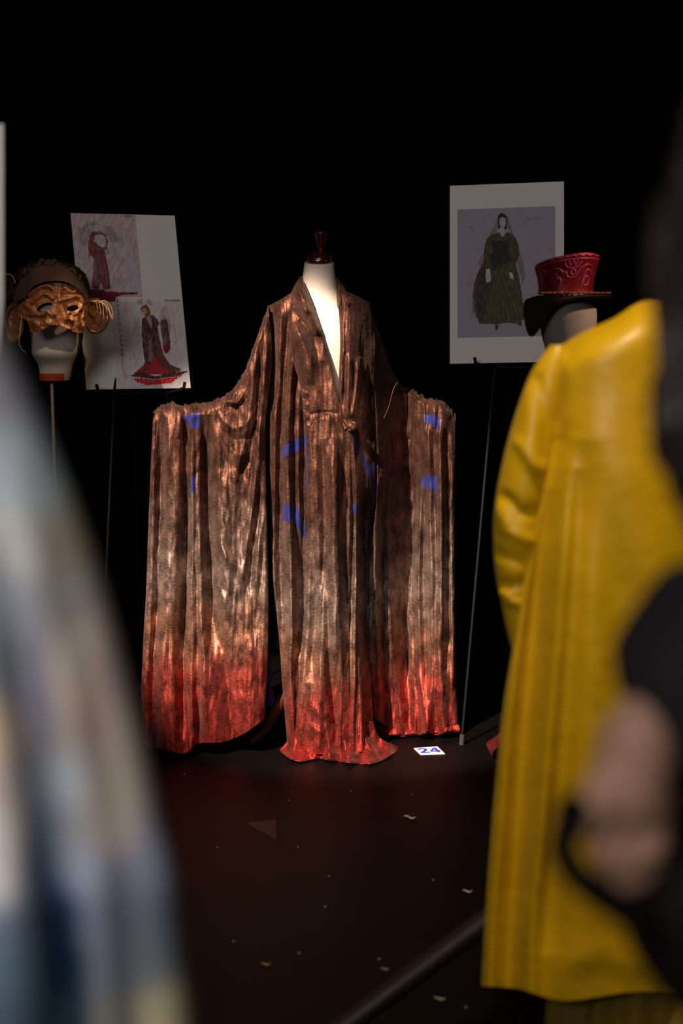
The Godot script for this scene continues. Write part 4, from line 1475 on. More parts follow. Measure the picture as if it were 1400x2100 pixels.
	var only := PackedByteArray()
	only.resize(nu * nv)
	for j in nv:
		for i in nu:
			var q := (flat[j * (nu + 1) + i] + flat[(j + 1) * (nu + 1) + i + 1]) * 0.5
			var a := (q - Vector2(92, 630)).rotated(0.38) / Vector2(17, 8.0)
			var b := (q - Vector2(149, 632)).rotated(0.2) / Vector2(12.5, 6.0)
			if a.length() < 1.0 or b.length() < 1.0:
				only[j * nu + i] = 1
	part("face", join([grid_mesh(nu, nv, pos, col, PackedVector2Array(), false, only, 0), grid_mesh(nu, nv, behind, col, PackedVector2Array(), true, only, 0)]), M.leather, root)
	# ears
	for e in 2:
		var c := Vector2(197, 648) if e == 0 else Vector2(29, 662)
		var ze := 4.515 if e == 0 else 4.500
		var ep := PackedVector3Array()
		var eb := PackedVector3Array()
		var ec := PackedColorArray()
		for j in 25:
			var r := j / 24.0
			for i in 65:
				var th := TAU * i / 64.0
				var rad: Vector2
				if e == 0:
					rad = Vector2(25.0 * (1.0 + 0.08 * sin(3.0 * th + 1.0)), 39.0 * (1.0 + 0.07 * cos(2.0 * th + 0.5)))
				else:
					rad = Vector2(20.0 * (1.0 + 0.10 * sin(2.0 * th)), 42.0 * (1.0 + 0.06 * cos(3.0 * th)))
				var q := c + (Vector2(cos(th), sin(th)) * rad * r).rotated(-0.12 if e == 0 else 0.10)
				var lip := exp(-pow((r - 0.86) / 0.12, 2.0))
				var inner := exp(-pow((r - 0.52) / 0.11, 2.0)) * (0.5 + 0.5 * sin(th * 1.0 + 0.8))
				var bowl := 1.0 - r * r
				var toward := Vector2(cos(th), sin(th)).x * (-1.0 if e == 0 else 1.0)
				var z := ze - 0.020 * lip - 0.013 * inner + 0.024 * bowl + (0.028 * r * -toward if e == 0 else 0.03 * r * -toward)
				z += 0.004 * noise.get_noise_2d(q.x * 0.09, q.y * 0.09)
				ep.append(P(q.x, q.y, z))
				eb.append(P(q.x, q.y, z + 0.004))
				var m := (0.9 + 0.4 * noise.get_noise_2d(q.x * 0.07, q.y * 0.07)) * (1.0 if e == 0 else 1.0)
				ec.append(Color(0.22 * m, 0.09 * m, 0.036 * m))
		part("ear", join([grid_mesh(64, 24, ep, ec, PackedVector2Array(), true, PackedByteArray(), 0, true), grid_mesh(64, 24, eb, ec, PackedVector2Array(), false, PackedByteArray(), 0, true)]), M.leather, root)
	# woollen band and the ragged cap above it
	var top := [22, 622, 30, 592, 51, 560, 75, 548, 96, 543, 117, 543, 137, 551, 154, 563, 171, 580, 181, 600, 184, 616]
	var low := [26, 628, 36, 617, 50, 613, 60, 595, 77, 583, 103, 576, 130, 577, 149, 584, 165, 596, 177, 613, 184, 622]
	var rows := []
	for j in 5:
		var row := []
		for i in 13:
			var x := lerpf(27.0, 182.0, i / 12.0)
			var dx := (x - 108.0) / 84.0
			row.append(V(x, lerpf(line_y(top, x), line_y(low, x), j / 4.0), zm - 0.095 - 0.085 * sqrt(maxf(1.0 - dx * dx, 0.02)) + 0.03 * (1.0 - j / 4.0)))
		rows.append(row)
	var band := panel(rows, {"nu": 110, "nv": 26, "bulge": 0.004, "back": 0.012, "rough": 0.004})
	part("headband", band.mesh, M.wool, root, "brown woollen headband")
	part("cap", turned([[531, 92, 104], [534, 80, 122], [541, 58, 146], [552, 40, 164], [568, 28, 176], [590, 22, 182], [612, 24, 182]], zm + 0.02, 1.0, {"nv": 50, "nu": 60,
		"bump": func(th: float, py: float) -> float: return 0.007 * noise.get_noise_2d(th * 4.0, py * 0.08)}), M.dark_cloth, root)
	var rng := RandomNumberGenerator.new()
	rng.seed = 14
	var rags := []
	for k in 15:
		var x := 46.0 + k * 8.4 + rng.randf_range(-5, 5)
		var y := line_y(top, x) + rng.randf_range(-1, 4)
		var z := zm - 0.10 - 0.05 * sqrt(maxf(1.0 - pow((x - 108.0) / 84.0, 2.0), 0.0))
		var l := rng.randf_range(3, 15) + (12.0 if k == 5 or k == 6 or k == 0 else 0.0)
		var e := rng.randf_range(-1.0, 1.0)
		rags.append(tube(curve_pts([P(x - 7 * e, y + 3, z), P(x - 2 * e, y - l * 0.5, z - 0.004), P(x + 5 * e, y - l * rng.randf_range(0.2, 0.8), z + 0.006), P(x + 14 * e, y - l * rng.randf_range(-0.3, 0.5) + 3, z + 0.01)], 10), rng.randf_range(0.003, 0.007), 0.002, 6))
	part("rag", join(join_plain(rags)), M.wool, root)
	# a dark tuft at the left, stray threads, straw over the right ear
	var tuft := []
	for k in 22:
		var s := Vector2(rng.randf_range(16, 36), rng.randf_range(575, 612))
		tuft.append(tube(curve_pts([P(34, 592, 4.480), P(s.x, s.y - 10, 4.470), P(s.x - rng.randf() * 14, s.y, 4.47), P(s.x - rng.randf() * 10, s.y + rng.randf() * 16, 4.48)], 10), 0.004, 0.002, 5))
	part("tuft", join(join_plain(tuft)), M.dark_cloth, root)
	var threads := [tube(curve_pts([P(8, 565, 4.450), P(18, 562, 4.450), P(27, 568, 4.450), P(31, 580, 4.450)], 16), 0.0009, 0.0006, 5),
		tube(curve_pts([P(44, 642, 4.430), P(43, 668, 4.430), P(39, 700, 4.430), P(44, 715, 4.430), P(54, 724, 4.430)], 20), 0.0009, 0.0006, 5)]
	for t in threads:
		part("thread", join(join_plain([t])), M.thread, root)
	var straw := []
	for k in 6:
		var x := 184.0 + k * 5.0
		straw.append(tube(curve_pts([P(x - 10, 622 + k * 0.8, 4.470), P(x + 4, 618 - k % 3, 4.450), P(x + 14 + k, 622 + k * 1.5, 4.445), P(x + 16 + k * 1.5, 640 + (k * 7) % 19, 4.45)], 14), 0.0016, 0.0008, 5))
	straw.append(tube(curve_pts([P(202, 618, 4.450), P(214, 624, 4.440), P(224, 638, 4.440), P(231, 656, 4.440)], 14), 0.0022, 0.001, 5))
	part("straw", join(join_plain(straw)), M.straw, root)
	part("tie_cord", join([tube(curve_pts([P(168, 684, 4.540), P(166, 700, 4.540), P(161, 718, 4.550)], 8), 0.004)]), M.dark_cloth, root)

func right_display() -> void:
	var c := [P(922, 381, 4.86), P(1156, 372, 4.80), P(1156, 741.5, 4.70), P(922, 746, 4.76)]
	var w := 560
	var h := 890
	canvas_image = Image.create(w, h, false, Image.FORMAT_RGB8)
	canvas_image.fill(Color(0.84, 0.83, 0.83))
	to_sheet = func(px: float, py: float) -> Vector2:
		var u := (px - 922.0) / 234.0
		var y0 := 381.0 - 9.0 * u
		return Vector2(u * w, (py - y0) / (746.0 - 4.5 * u - y0) * h)
	wash(0.068, 0.137, 0.925, 0.857, Color(0.60, 0.575, 0.625), 0.05, 4.0)
	var veil := Color(0.44, 0.36, 0.42)
	blot([1030, 437, 1042, 446, 1052, 476, 1062, 505, 1071, 530, 1077, 562, 1073, 582, 1066, 560, 1058, 520, 1048, 490, 1040, 460], veil, 0.7, 3, 0.5)
	blot([1028, 438, 1018, 452, 1006, 480, 998, 496, 1012, 488, 1022, 470], veil, 0.6, 3, 0.5)
	blot([990, 520, 982, 535, 978, 548, 990, 542, 996, 530], Color(0.50, 0.38, 0.46), 0.6, 4, 0.5)
	blot([972, 576, 968, 610, 969, 640, 976, 655, 984, 640, 980, 590], Color(0.40, 0.30, 0.32), 0.55, 4, 0.7)
	var green := Color(0.235, 0.22, 0.11)
	blot([1000, 488, 1010, 480, 1026, 476, 1032, 486, 1040, 476, 1052, 482, 1058, 488, 1064, 506, 1064, 526, 1058, 542, 1064, 566, 1070, 602, 1078, 650, 1070, 658, 1060, 664, 1040, 662, 1018, 665, 1000, 664, 983, 664, 974, 640, 970, 605, 974, 575, 985, 548, 992, 535, 993, 512, 996, 498], green, 0.93, 2.5, 0.35)
	blot([978, 560, 990, 545, 1004, 556, 1014, 575, 1004, 600, 1000, 640, 984, 660, 975, 625], Color(0.16, 0.13, 0.13), 0.75, 5, 0.6)
	blot([1008, 494, 1046, 494, 1044, 520, 1050, 536, 1026, 545, 1004, 524, 1012, 518], Color(0.10, 0.10, 0.10), 0.85, 2, 0.3)
	blot([1004, 526, 1030, 530, 1026, 552, 1008, 556], Color(0.11, 0.09, 0.12), 0.7, 4, 0.4)
	for k in 26:
		var x := 990.0 + k * 3.2
		brush([lerpf(1026, x, 0.25), 560 + (k * 13) % 30, lerpf(1026, x, 0.7), 610, x, 655], 2.2, Color(0.36, 0.34, 0.17) if k % 3 else Color(0.10, 0.10, 0.07), 0.4)
	for k in 7:
		brush([982 + k * 3, 590 + k * 5, 994 + k * 2, 600 + k * 7, 1008 + k, 588 + k * 7], 2.4, Color(0.36, 0.29, 0.22), 0.45)
	brush([1000, 488, 996, 510, 994, 535, 1002, 552], 2.4, Color(0.10, 0.10, 0.06), 0.7)
	brush([1056, 488, 1062, 510, 1058, 536, 1050, 546], 2.4, Color(0.10, 0.10, 0.06), 0.7)
	brush([1008, 494, 1020, 497, 1034, 496, 1046, 492], 3.0, Color(0.06, 0.06, 0.06), 0.8)
	blot([997, 552, 1004, 550, 1007, 566, 1006, 578, 998, 580, 996, 566], Color(0.74, 0.72, 0.76), 0.95, 2, 0.1)
	blot([1044, 559, 1050, 558, 1053, 568, 1054, 576, 1050, 572, 1046, 570], Color(0.74, 0.72, 0.76), 0.95, 2, 0.1)
	blot([1021, 442, 1028, 437, 1037, 440, 1041, 452, 1040, 468, 1036, 472, 1022, 470, 1021, 458], Color(0.11, 0.10, 0.11), 0.92, 2, 0.2)
	blot([1024, 450, 1030, 444, 1037, 449, 1038, 460, 1033, 468, 1027, 466, 1024, 458], Color(0.70, 0.68, 0.72), 0.97, 1, 0.1)
	blot([1022, 470, 1028, 466, 1034, 468, 1036, 472, 1031, 486, 1028, 484], Color(0.68, 0.66, 0.70), 0.95, 1, 0.1)
	brush([1025.5, 453.5, 1028.5, 453.5], 2.0, Color(0.2, 0.18, 0.2), 0.8)
	brush([1032.5, 453.5, 1036, 453.5], 2.0, Color(0.2, 0.18, 0.2), 0.8)
	brush([1029, 462, 1032, 462], 1.8, Color(0.4, 0.26, 0.3), 0.7)
	blot([1015, 666, 1023, 666, 1020, 677, 1016, 676], Color(0.10, 0.10, 0.11), 0.9, 1, 0.1)
	blot([1060, 664, 1070, 658, 1070, 668, 1064, 667], Color(0.14, 0.12, 0.12), 0.9, 1, 0.1)
	brush([964, 464, 968, 468, 970, 470], 3.0, Color(0.30, 0.29, 0.31), 0.7)
	brush([967, 470, 965, 480], 1.4, Color(0.45, 0.43, 0.47), 0.6)
	brush([962, 580, 960, 600, 964, 640, 974, 668, 980, 672], 1.4, Color(0.40, 0.37, 0.40), 0.45)
	brush([972, 556, 964, 572, 962, 582], 1.4, Color(0.40, 0.37, 0.40), 0.45)
	brush([1079, 448, 1083, 443, 1084, 450, 1090, 446, 1094, 450, 1098, 445, 1101, 450, 1107, 447], 1.6, Color(0.34, 0.33, 0.37), 0.7)
	brush([1078, 452, 1092, 452], 1.4, Color(0.42, 0.40, 0.44), 0.6)
	var root := thing("display_board", "white board sketched with a veiled woman in a dark green dress, behind the hat", "display board", (c[2] + c[3]) * 0.5, "costume sketch boards")
	part("print", join([slab_face(c)]), sheet_material(), root, "printed costume sketch of a veiled woman in green")
	part("board", join([slab_body(c, 0.008)]), M.board, root)
	easel("thin black steel easel holding the board with the green dress sketch",
		[FP(946, 1528), FP(1150, 1510), FP(1040, 1415)],
		[P(975, 746, 4.70), P(1014, 754, 4.77), P(1090, 752, 4.75), P(1128, 744, 4.66)], P(1040, 420, 4.92))
	top_hat()

func top_hat() -> void:
	var zh := 4.05
	var stand := thing("head_block", "canvas covered head block under the red top hat beside the yellow coat", "head block", Vector3(P(1164, 700, zh).x, 0, -zh), "canvas head blocks on poles")
	part("block", turned([[585, 1134, 1192], [596, 1122, 1204], [610, 1112, 1217], [640, 1106.5, 1222], [665, 1107.5, 1221], [690, 1111, 1216], [715, 1118, 1210], [740, 1126, 1202], [770, 1132, 1197], [800, 1133, 1196]], zh, 1.1, {"nv": 70,
		"bump": func(th: float, py: float) -> float: return 0.004 * sin(py * 0.06 + 2.0 * th) * maxf(sin(th), 0.0)}), M.canvas_dark, stand)
	part("pole", join([rod(P(1164, 798, zh), Vector3(P(1164, 798, zh).x, 0.02, -zh), 0.0055)]), M.pole, stand)
	var foot := []
	for k in 25:
		var a := TAU * k / 24.0
		foot.append(Vector3(P(1164, 798, zh).x + 0.12 * cos(a), 0.012, -zh + 0.12 * sin(a)))
	part("base", join([tube(foot, 0.012, 0.012, 8, false), rod(foot[0], foot[12], 0.01), rod(foot[6], foot[18], 0.01)]), M.steel, stand)

	var root := thing("top_hat", "dark red embroidered top hat with a black dipping brim on a canvas head block", "hat", P(1160, 606, zh))
	var mid := P(1159, 604, zh)
	var s := zh / F
	# crown: waisted sides, tilted a little, closed on top
	var prof := [[0.0, 55.5], [0.15, 55.0], [0.4, 56.5], [0.65, 59.5], [0.85, 63.0], [0.95, 64.5], [0.985, 64.8], [1.0, 63.5]]
	var crown_pt := func(th: float, t: float) -> Vector3:
		var k := 0
		while k < prof.size() - 2 and t > prof[k + 1][0]:
			k += 1
		var q: float = (t - prof[k][0]) / (prof[k + 1][0] - prof[k][0])
		var r: float = crf(prof[maxi(k - 1, 0)][1], prof[k][1], prof[k + 1][1], prof[mini(k + 2, prof.size() - 1)][1], q) * s
		var up := 66.0 * s * t
		var d := Vector3(-cos(th), 0, sin(th))
		# the top leans back and to the right
		return mid + d * r + Vector3(0.0, up * (1.0 - 0.13 * cos(th) + 0.20 * sin(th)) , 0.0) + Vector3(2.0 * s * t, 0, 0)
	var pos := PackedVector3Array()
	for j in 41:
		for i in 73:
			pos.append(crown_pt.call(TAU * i / 72.0, 1.0 - j / 40.0))
	var lid := PackedVector3Array()
	var mid_top := Vector3.ZERO
	for i in 72:
		mid_top += pos[i] / 72.0
	for j in 7:
		for i in 73:
			var p: Vector3 = mid_top.lerp(pos[i], j / 6.0)
			p.y += 0.006 * (1.0 - pow(j / 6.0, 2.0))
			lid.append(p)
	part("crown", join([grid_mesh(72, 40, pos, PackedColorArray(), PackedVector2Array(), false, PackedByteArray(), 0, true), grid_mesh(72, 6, lid, PackedColorArray(), PackedVector2Array(), false, PackedByteArray(), 0, true)]), M.hat, root)
	# brim: nearly flat at the right, hanging low at the left end
	var bp := PackedVector3Array()
	var bb := PackedVector3Array()
	for j in 15:
		var t := j / 14.0
		for i in 97:
			var th := TAU * i / 96.0
			var right := maxf(-cos(th), 0.0)
			var wide := (30.0 + 14.0 * right) * s
			var off := wrapf(th - 0.52, -PI, PI) / 0.55
			var dip := (5.0 + 74.0 * exp(-off * off)) * s * pow(t, 1.5) - 5.0 * right * s * t
			var d := Vector3(-cos(th), 0, sin(th))
			var p := mid + d * (54.0 * s + wide * t) + Vector3(0, -dip - 0.002, 0)
			bp.append(p)
			bb.append(p + Vector3(0, -0.005, 0))
	part("brim", join([grid_mesh(96, 14, bp, PackedColorArray(), PackedVector2Array(), false, PackedByteArray(), 0, true), grid_mesh(96, 14, bb, PackedColorArray(), PackedVector2Array(), true, PackedByteArray(), 0, true)]), M.hat_brim, root)
	# small beads round the foot of the crown and over the right end of the brim
	var beads := []
	var rng := RandomNumberGenerator.new()
	rng.seed = 3
	for k in 150:
		var th := PI * 0.18 + PI * 0.82 * rng.randf()
		var r := (57.0 + 12.0 * rng.randf() + (26.0 * rng.randf() if th > 2.6 else 0.0)) * s
		var p := mid + Vector3(-cos(th) * r, 0.0015, sin(th) * r)
		beads.append(tube([p, p + Vector3(0, 0.001, 0), p + Vector3(0.0004, 0.003, 0), p + Vector3(0.0004, 0.0042, 0), p + Vector3(0.0004, 0.005, 0)], 0.0022, 0.0022, 5))
	var bd := part("beads", join(join_plain(beads)), M.bead, root, "small copper beads along the hatband")
	bd.set_meta("kind", "stuff")
	# embroidery: scrolls and flowers in thread on the front of the crown
	var lines := []
	var stitch := func(pts: Array) -> void:
		# pts: x in photo pixels across the crown's front, t the height on the crown
		var w3 := []
		for q in pts:
			var cx := clampf((float(q[0]) - 1159.0) / 60.0, -0.98, 0.98)
			var th := acos(-cx)
			var p: Vector3 = crown_pt.call(th, q[1])
			w3.append(p + Vector3(-cos(th), 0, sin(th)) * 0.0008)
		lines.append(tube(curve_pts(w3, pts.size() * 5), 0.0014, 0.0014, 5))
	stitch.call([[1120, 0.56], [1122, 0.64], [1130, 0.70], [1138, 0.66], [1143, 0.58], [1150, 0.56]])
	stitch.call([[1150, 0.58], [1152, 0.47], [1159, 0.42], [1168, 0.44], [1173, 0.52], [1178, 0.62], [1186, 0.70], [1194, 0.73], [1203, 0.68]])
	stitch.call([[1147, 0.80], [1150, 0.70], [1157, 0.66], [1166, 0.66], [1174, 0.70], [1178, 0.80]])
	stitch.call([[1154, 0.84], [1157, 0.72], [1163, 0.86]])
	stitch.call([[1163, 0.86], [1167, 0.72], [1171, 0.84]])
	stitch.call([[1124, 0.48], [1130, 0.56], [1133, 0.42], [1127, 0.32], [1122, 0.36], [1124, 0.46]])
	stitch.call([[1128, 0.36], [1136, 0.44], [1140, 0.34], [1137, 0.20]])
	stitch.call([[1158, 0.56], [1163, 0.62], [1169, 0.56], [1163, 0.48], [1158, 0.56]])
	stitch.call([[1186, 0.30], [1192, 0.44], [1200, 0.40], [1198, 0.26], [1190, 0.22], [1186, 0.30]])
	stitch.call([[1182, 0.14], [1190, 0.56], [1200, 0.58], [1207, 0.44]])
	stitch.call([[1100, 0.62], [1106, 0.72], [1112, 0.66], [1110, 0.54]])
	var lower := []
	var upper := []
	for k in 24:
		var x := 1104.0 + k * 4.8
		upper.append([x, 0.955 + 0.02 * sin(k * 2.3)])
		lower.append([x, 0.87])
	stitch.call(upper)
	stitch.call(lower)
	part("embroidery", join(join_plain(lines)), M.hat_thread, root, "pink thread scrolls")

# ---------------------------------------------------------------- the yellow coat
func yellow_coat() -> void:
	var z := 2.6
	var root := thing("yellow_coat", "loose yellow satin coat on a stand in the right foreground", "coat", Vector3(P(1300, 2000, z).x, 0, -z))
	var rows := [
		[V(1138, 716, z + 0.01), V(1190, 684, z - 0.02), V(1255, 654, z - 0.03), V(1328, 616, z - 0.02), V(1420, 640, z - 0.01), V(1580, 700, z + 0.02)],
		[V(1136, 860, z), V(1190, 858, z - 0.03), V(1260, 855, z - 0.045), V(1345, 850, z - 0.045), V(1450, 850, z - 0.03), V(1600, 860, z)],
		[V(1112, 990, z), V(1172, 990, z - 0.03), V(1250, 990, z - 0.06), V(1345, 990, z - 0.06), V(1455, 990, z - 0.04), V(1610, 990, z)],
		[V(1080, 1140, z), V(1150, 1140, z - 0.03), V(1238, 1140, z - 0.06), V(1345, 1140, z - 0.07), V(1462, 1140, z - 0.04), V(1620, 1140, z)],
		[V(1058, 1290, z), V(1134, 1290, z - 0.03), V(1228, 1290, z - 0.06), V(1345, 1290, z - 0.07), V(1468, 1290, z - 0.04), V(1632, 1290, z)],
		[V(1033, 1440, z), V(1116, 1440, z - 0.03), V(1218, 1440, z - 0.06), V(1345, 1440, z - 0.08), V(1474, 1440, z - 0.05), V(1644, 1440, z)],
		[V(1017, 1590, z), V(1102, 1590, z - 0.03), V(1206, 1590, z - 0.06), V(1342, 1590, z - 0.08), V(1478, 1590, z - 0.05), V(1656, 1590, z)],
		[V(1004, 1740, z), V(1088, 1740, z - 0.03), V(1196, 1740, z - 0.06), V(1338, 1740, z - 0.08), V(1480, 1740, z - 0.05), V(1668, 1740, z)],
		[V(994, 1885, z), V(1076, 1885, z - 0.03), V(1186, 1885, z - 0.06), V(1334, 1885, z - 0.08), V(1482, 1885, z - 0.05), V(1676, 1885, z)],
		[V(986, 2022, z), V(1062, 2028, z - 0.03), V(1160, 2052, z - 0.06), V(1300, 2034, z - 0.08), V(1440, 2042, z - 0.05), V(1684, 2036, z)],
	]
	var folds := [
		[0.9, 11, 1136, 850, 1120, 940, 1098, 1070, 1078, 1200, 1058, 1340, 1040, 1500, 1026, 1680, 1010, 1860, 1002, 2026],
		[-1.0, 17, 1126, 1000, 1106, 1150, 1094, 1300, 1078, 1480, 1064, 1680, 1052, 1860, 1044, 2026],
		[0.95, 15, 1172, 880, 1160, 1080, 1148, 1250, 1136, 1400, 1122, 1560, 1106, 1740, 1090, 1900, 1086, 2040],
		[-0.30, 22, 1184, 960, 1176, 1150, 1166, 1350, 1150, 1560, 1136, 1760, 1126, 1960],
		[0.2, 40, 1204, 820, 1204, 1050, 1206, 1400, 1196, 1700, 1180, 2000],
		[-0.2, 40, 1195, 900, 1228, 1060, 1264, 1220, 1284, 1440, 1280, 1800],
		[0.3, 20, 1150, 720, 1154, 800, 1146, 900],
		[-0.5, 12, 1138, 730, 1138, 820, 1134, 890],
	]
	var swags := [[0.08, 28, 1120, 1990, 1180, 1975, 1240, 1960, 1300, 1985, 1360, 1960], [-0.05, 26, 1150, 2015, 1220, 1998, 1290, 2008, 1350, 1990]]
	var s := panel(rows, {"nu": 150, "nv": 240, "bulge": 0.05, "back": 0.22, "top_round": 0.10, "folds": folds, "swags": swags, "deep": 1.55, "wide": 1.3})
	part("coat_body", s.mesh, M.satin, root)
	# the sleeve hangs behind the front edge
	var ridges := [[0.011, 12.0, 1062, 905, 1092, 955], [0.011, 12.0, 1022, 1035, 1036, 1078, 1080, 1100], [-0.012, 12.0, 1032, 1018, 1056, 1042, 1080, 1044],
		[0.010, 9.0, 1030, 1212, 1044, 1226, 1060, 1230], [-0.010, 9.0, 1036, 1192, 1062, 1188], [-0.008, 12.0, 1096, 780, 1112, 860, 1104, 930], [0.008, 14.0, 1080, 800, 1078, 880, 1090, 940], [-0.007, 10.0, 1020, 1130, 1060, 1140]]
	var outline := [[708, 1128, 1160], [726, 1114, 1164], [752, 1096, 1162], [785, 1080, 1158], [830, 1064, 1154], [885, 1047, 1148], [945, 1032, 1138], [1005, 1020, 1126], [1065, 1013, 1114], [1130, 1012.5, 1104], [1185, 1018, 1096], [1235, 1028, 1090], [1285, 1038, 1086], [1340, 1052, 1082]]
	var sleeve := turned(outline, z + 0.02, 1.3, {"nv": 170, "nu": 96, "bump": func(th: float, py: float) -> float:
		var f := sin(th)
		if f < 0.0:
			return 0.0
		var k := 0
		while k < outline.size() - 2 and py > outline[k + 1][0]:
			k += 1
		var q := clampf((py - outline[k][0]) / (outline[k + 1][0] - outline[k][0]), 0, 1)
		var l: float = lerpf(outline[k][1], outline[k + 1][1], q)
		var r: float = lerpf(outline[k][2], outline[k + 1][2], q)
		var px := lerpf(l, r, 0.5 - 0.5 * cos(th))
		var sum := 0.0
		for e in ridges:
			var d: float = near_line(Vector2(px, py), e.slice(2)) / (e[1] * e[1])
			if d < 6.0:
				sum += 0.62 * float(e[0]) * exp(-d * 0.7)
		return sum * minf(f * 2.0, 1.0)})
	part("sleeve", sleeve, M.satin, root)
	part("sleeve", turned([[700, 1570, 1640], [760, 1570, 1690], [900, 1600, 1730], [1100, 1620, 1752], [1340, 1650, 1745]], z + 0.02, 1.2, {"nv": 40}), M.satin, root)
	var skirt := thing("skirt", "yellow green skirt showing below the hem of the yellow coat", "skirt", Vector3(P(1370, 2100, z).x, 0, -z))
	part("skirt_cloth", turned([[1940, 1160, 1560], [2000, 1142, 1580], [2060, 1128, 1592], [2120, 1122, 1600], [2166, 1118, 1606]], z + 0.03, 0.6, {"nv": 30, "nu": 120,
		"bump": func(th: float, _py: float) -> float: return 0.010 * sin(th * 17.0)}), M.skirt, skirt)
	var form := thing("dress_stand", "dark wooden stand of the yellow coat with a slanting leg on the floor", "stand", Vector3(P(1340, 2100, z + 0.1).x, 0, -z - 0.1))
	var hub := P(1345, 1630, z + 0.1)
	part("pole", join([rod(P(1345, 760, z + 0.1), hub + Vector3(0, -0.05, 0), 0.018)]), M.strap, form)
	var feet := [FP(668, 2156, 0.022), Vector3(hub.x + 0.38, 0.022, hub.z - 0.15), Vector3(hub.x - 0.05, 0.022, hub.z - 0.42)]
	for f in feet:
		part("leg", join([rod(hub, f, 0.0225, 14)]), M.leg, form)

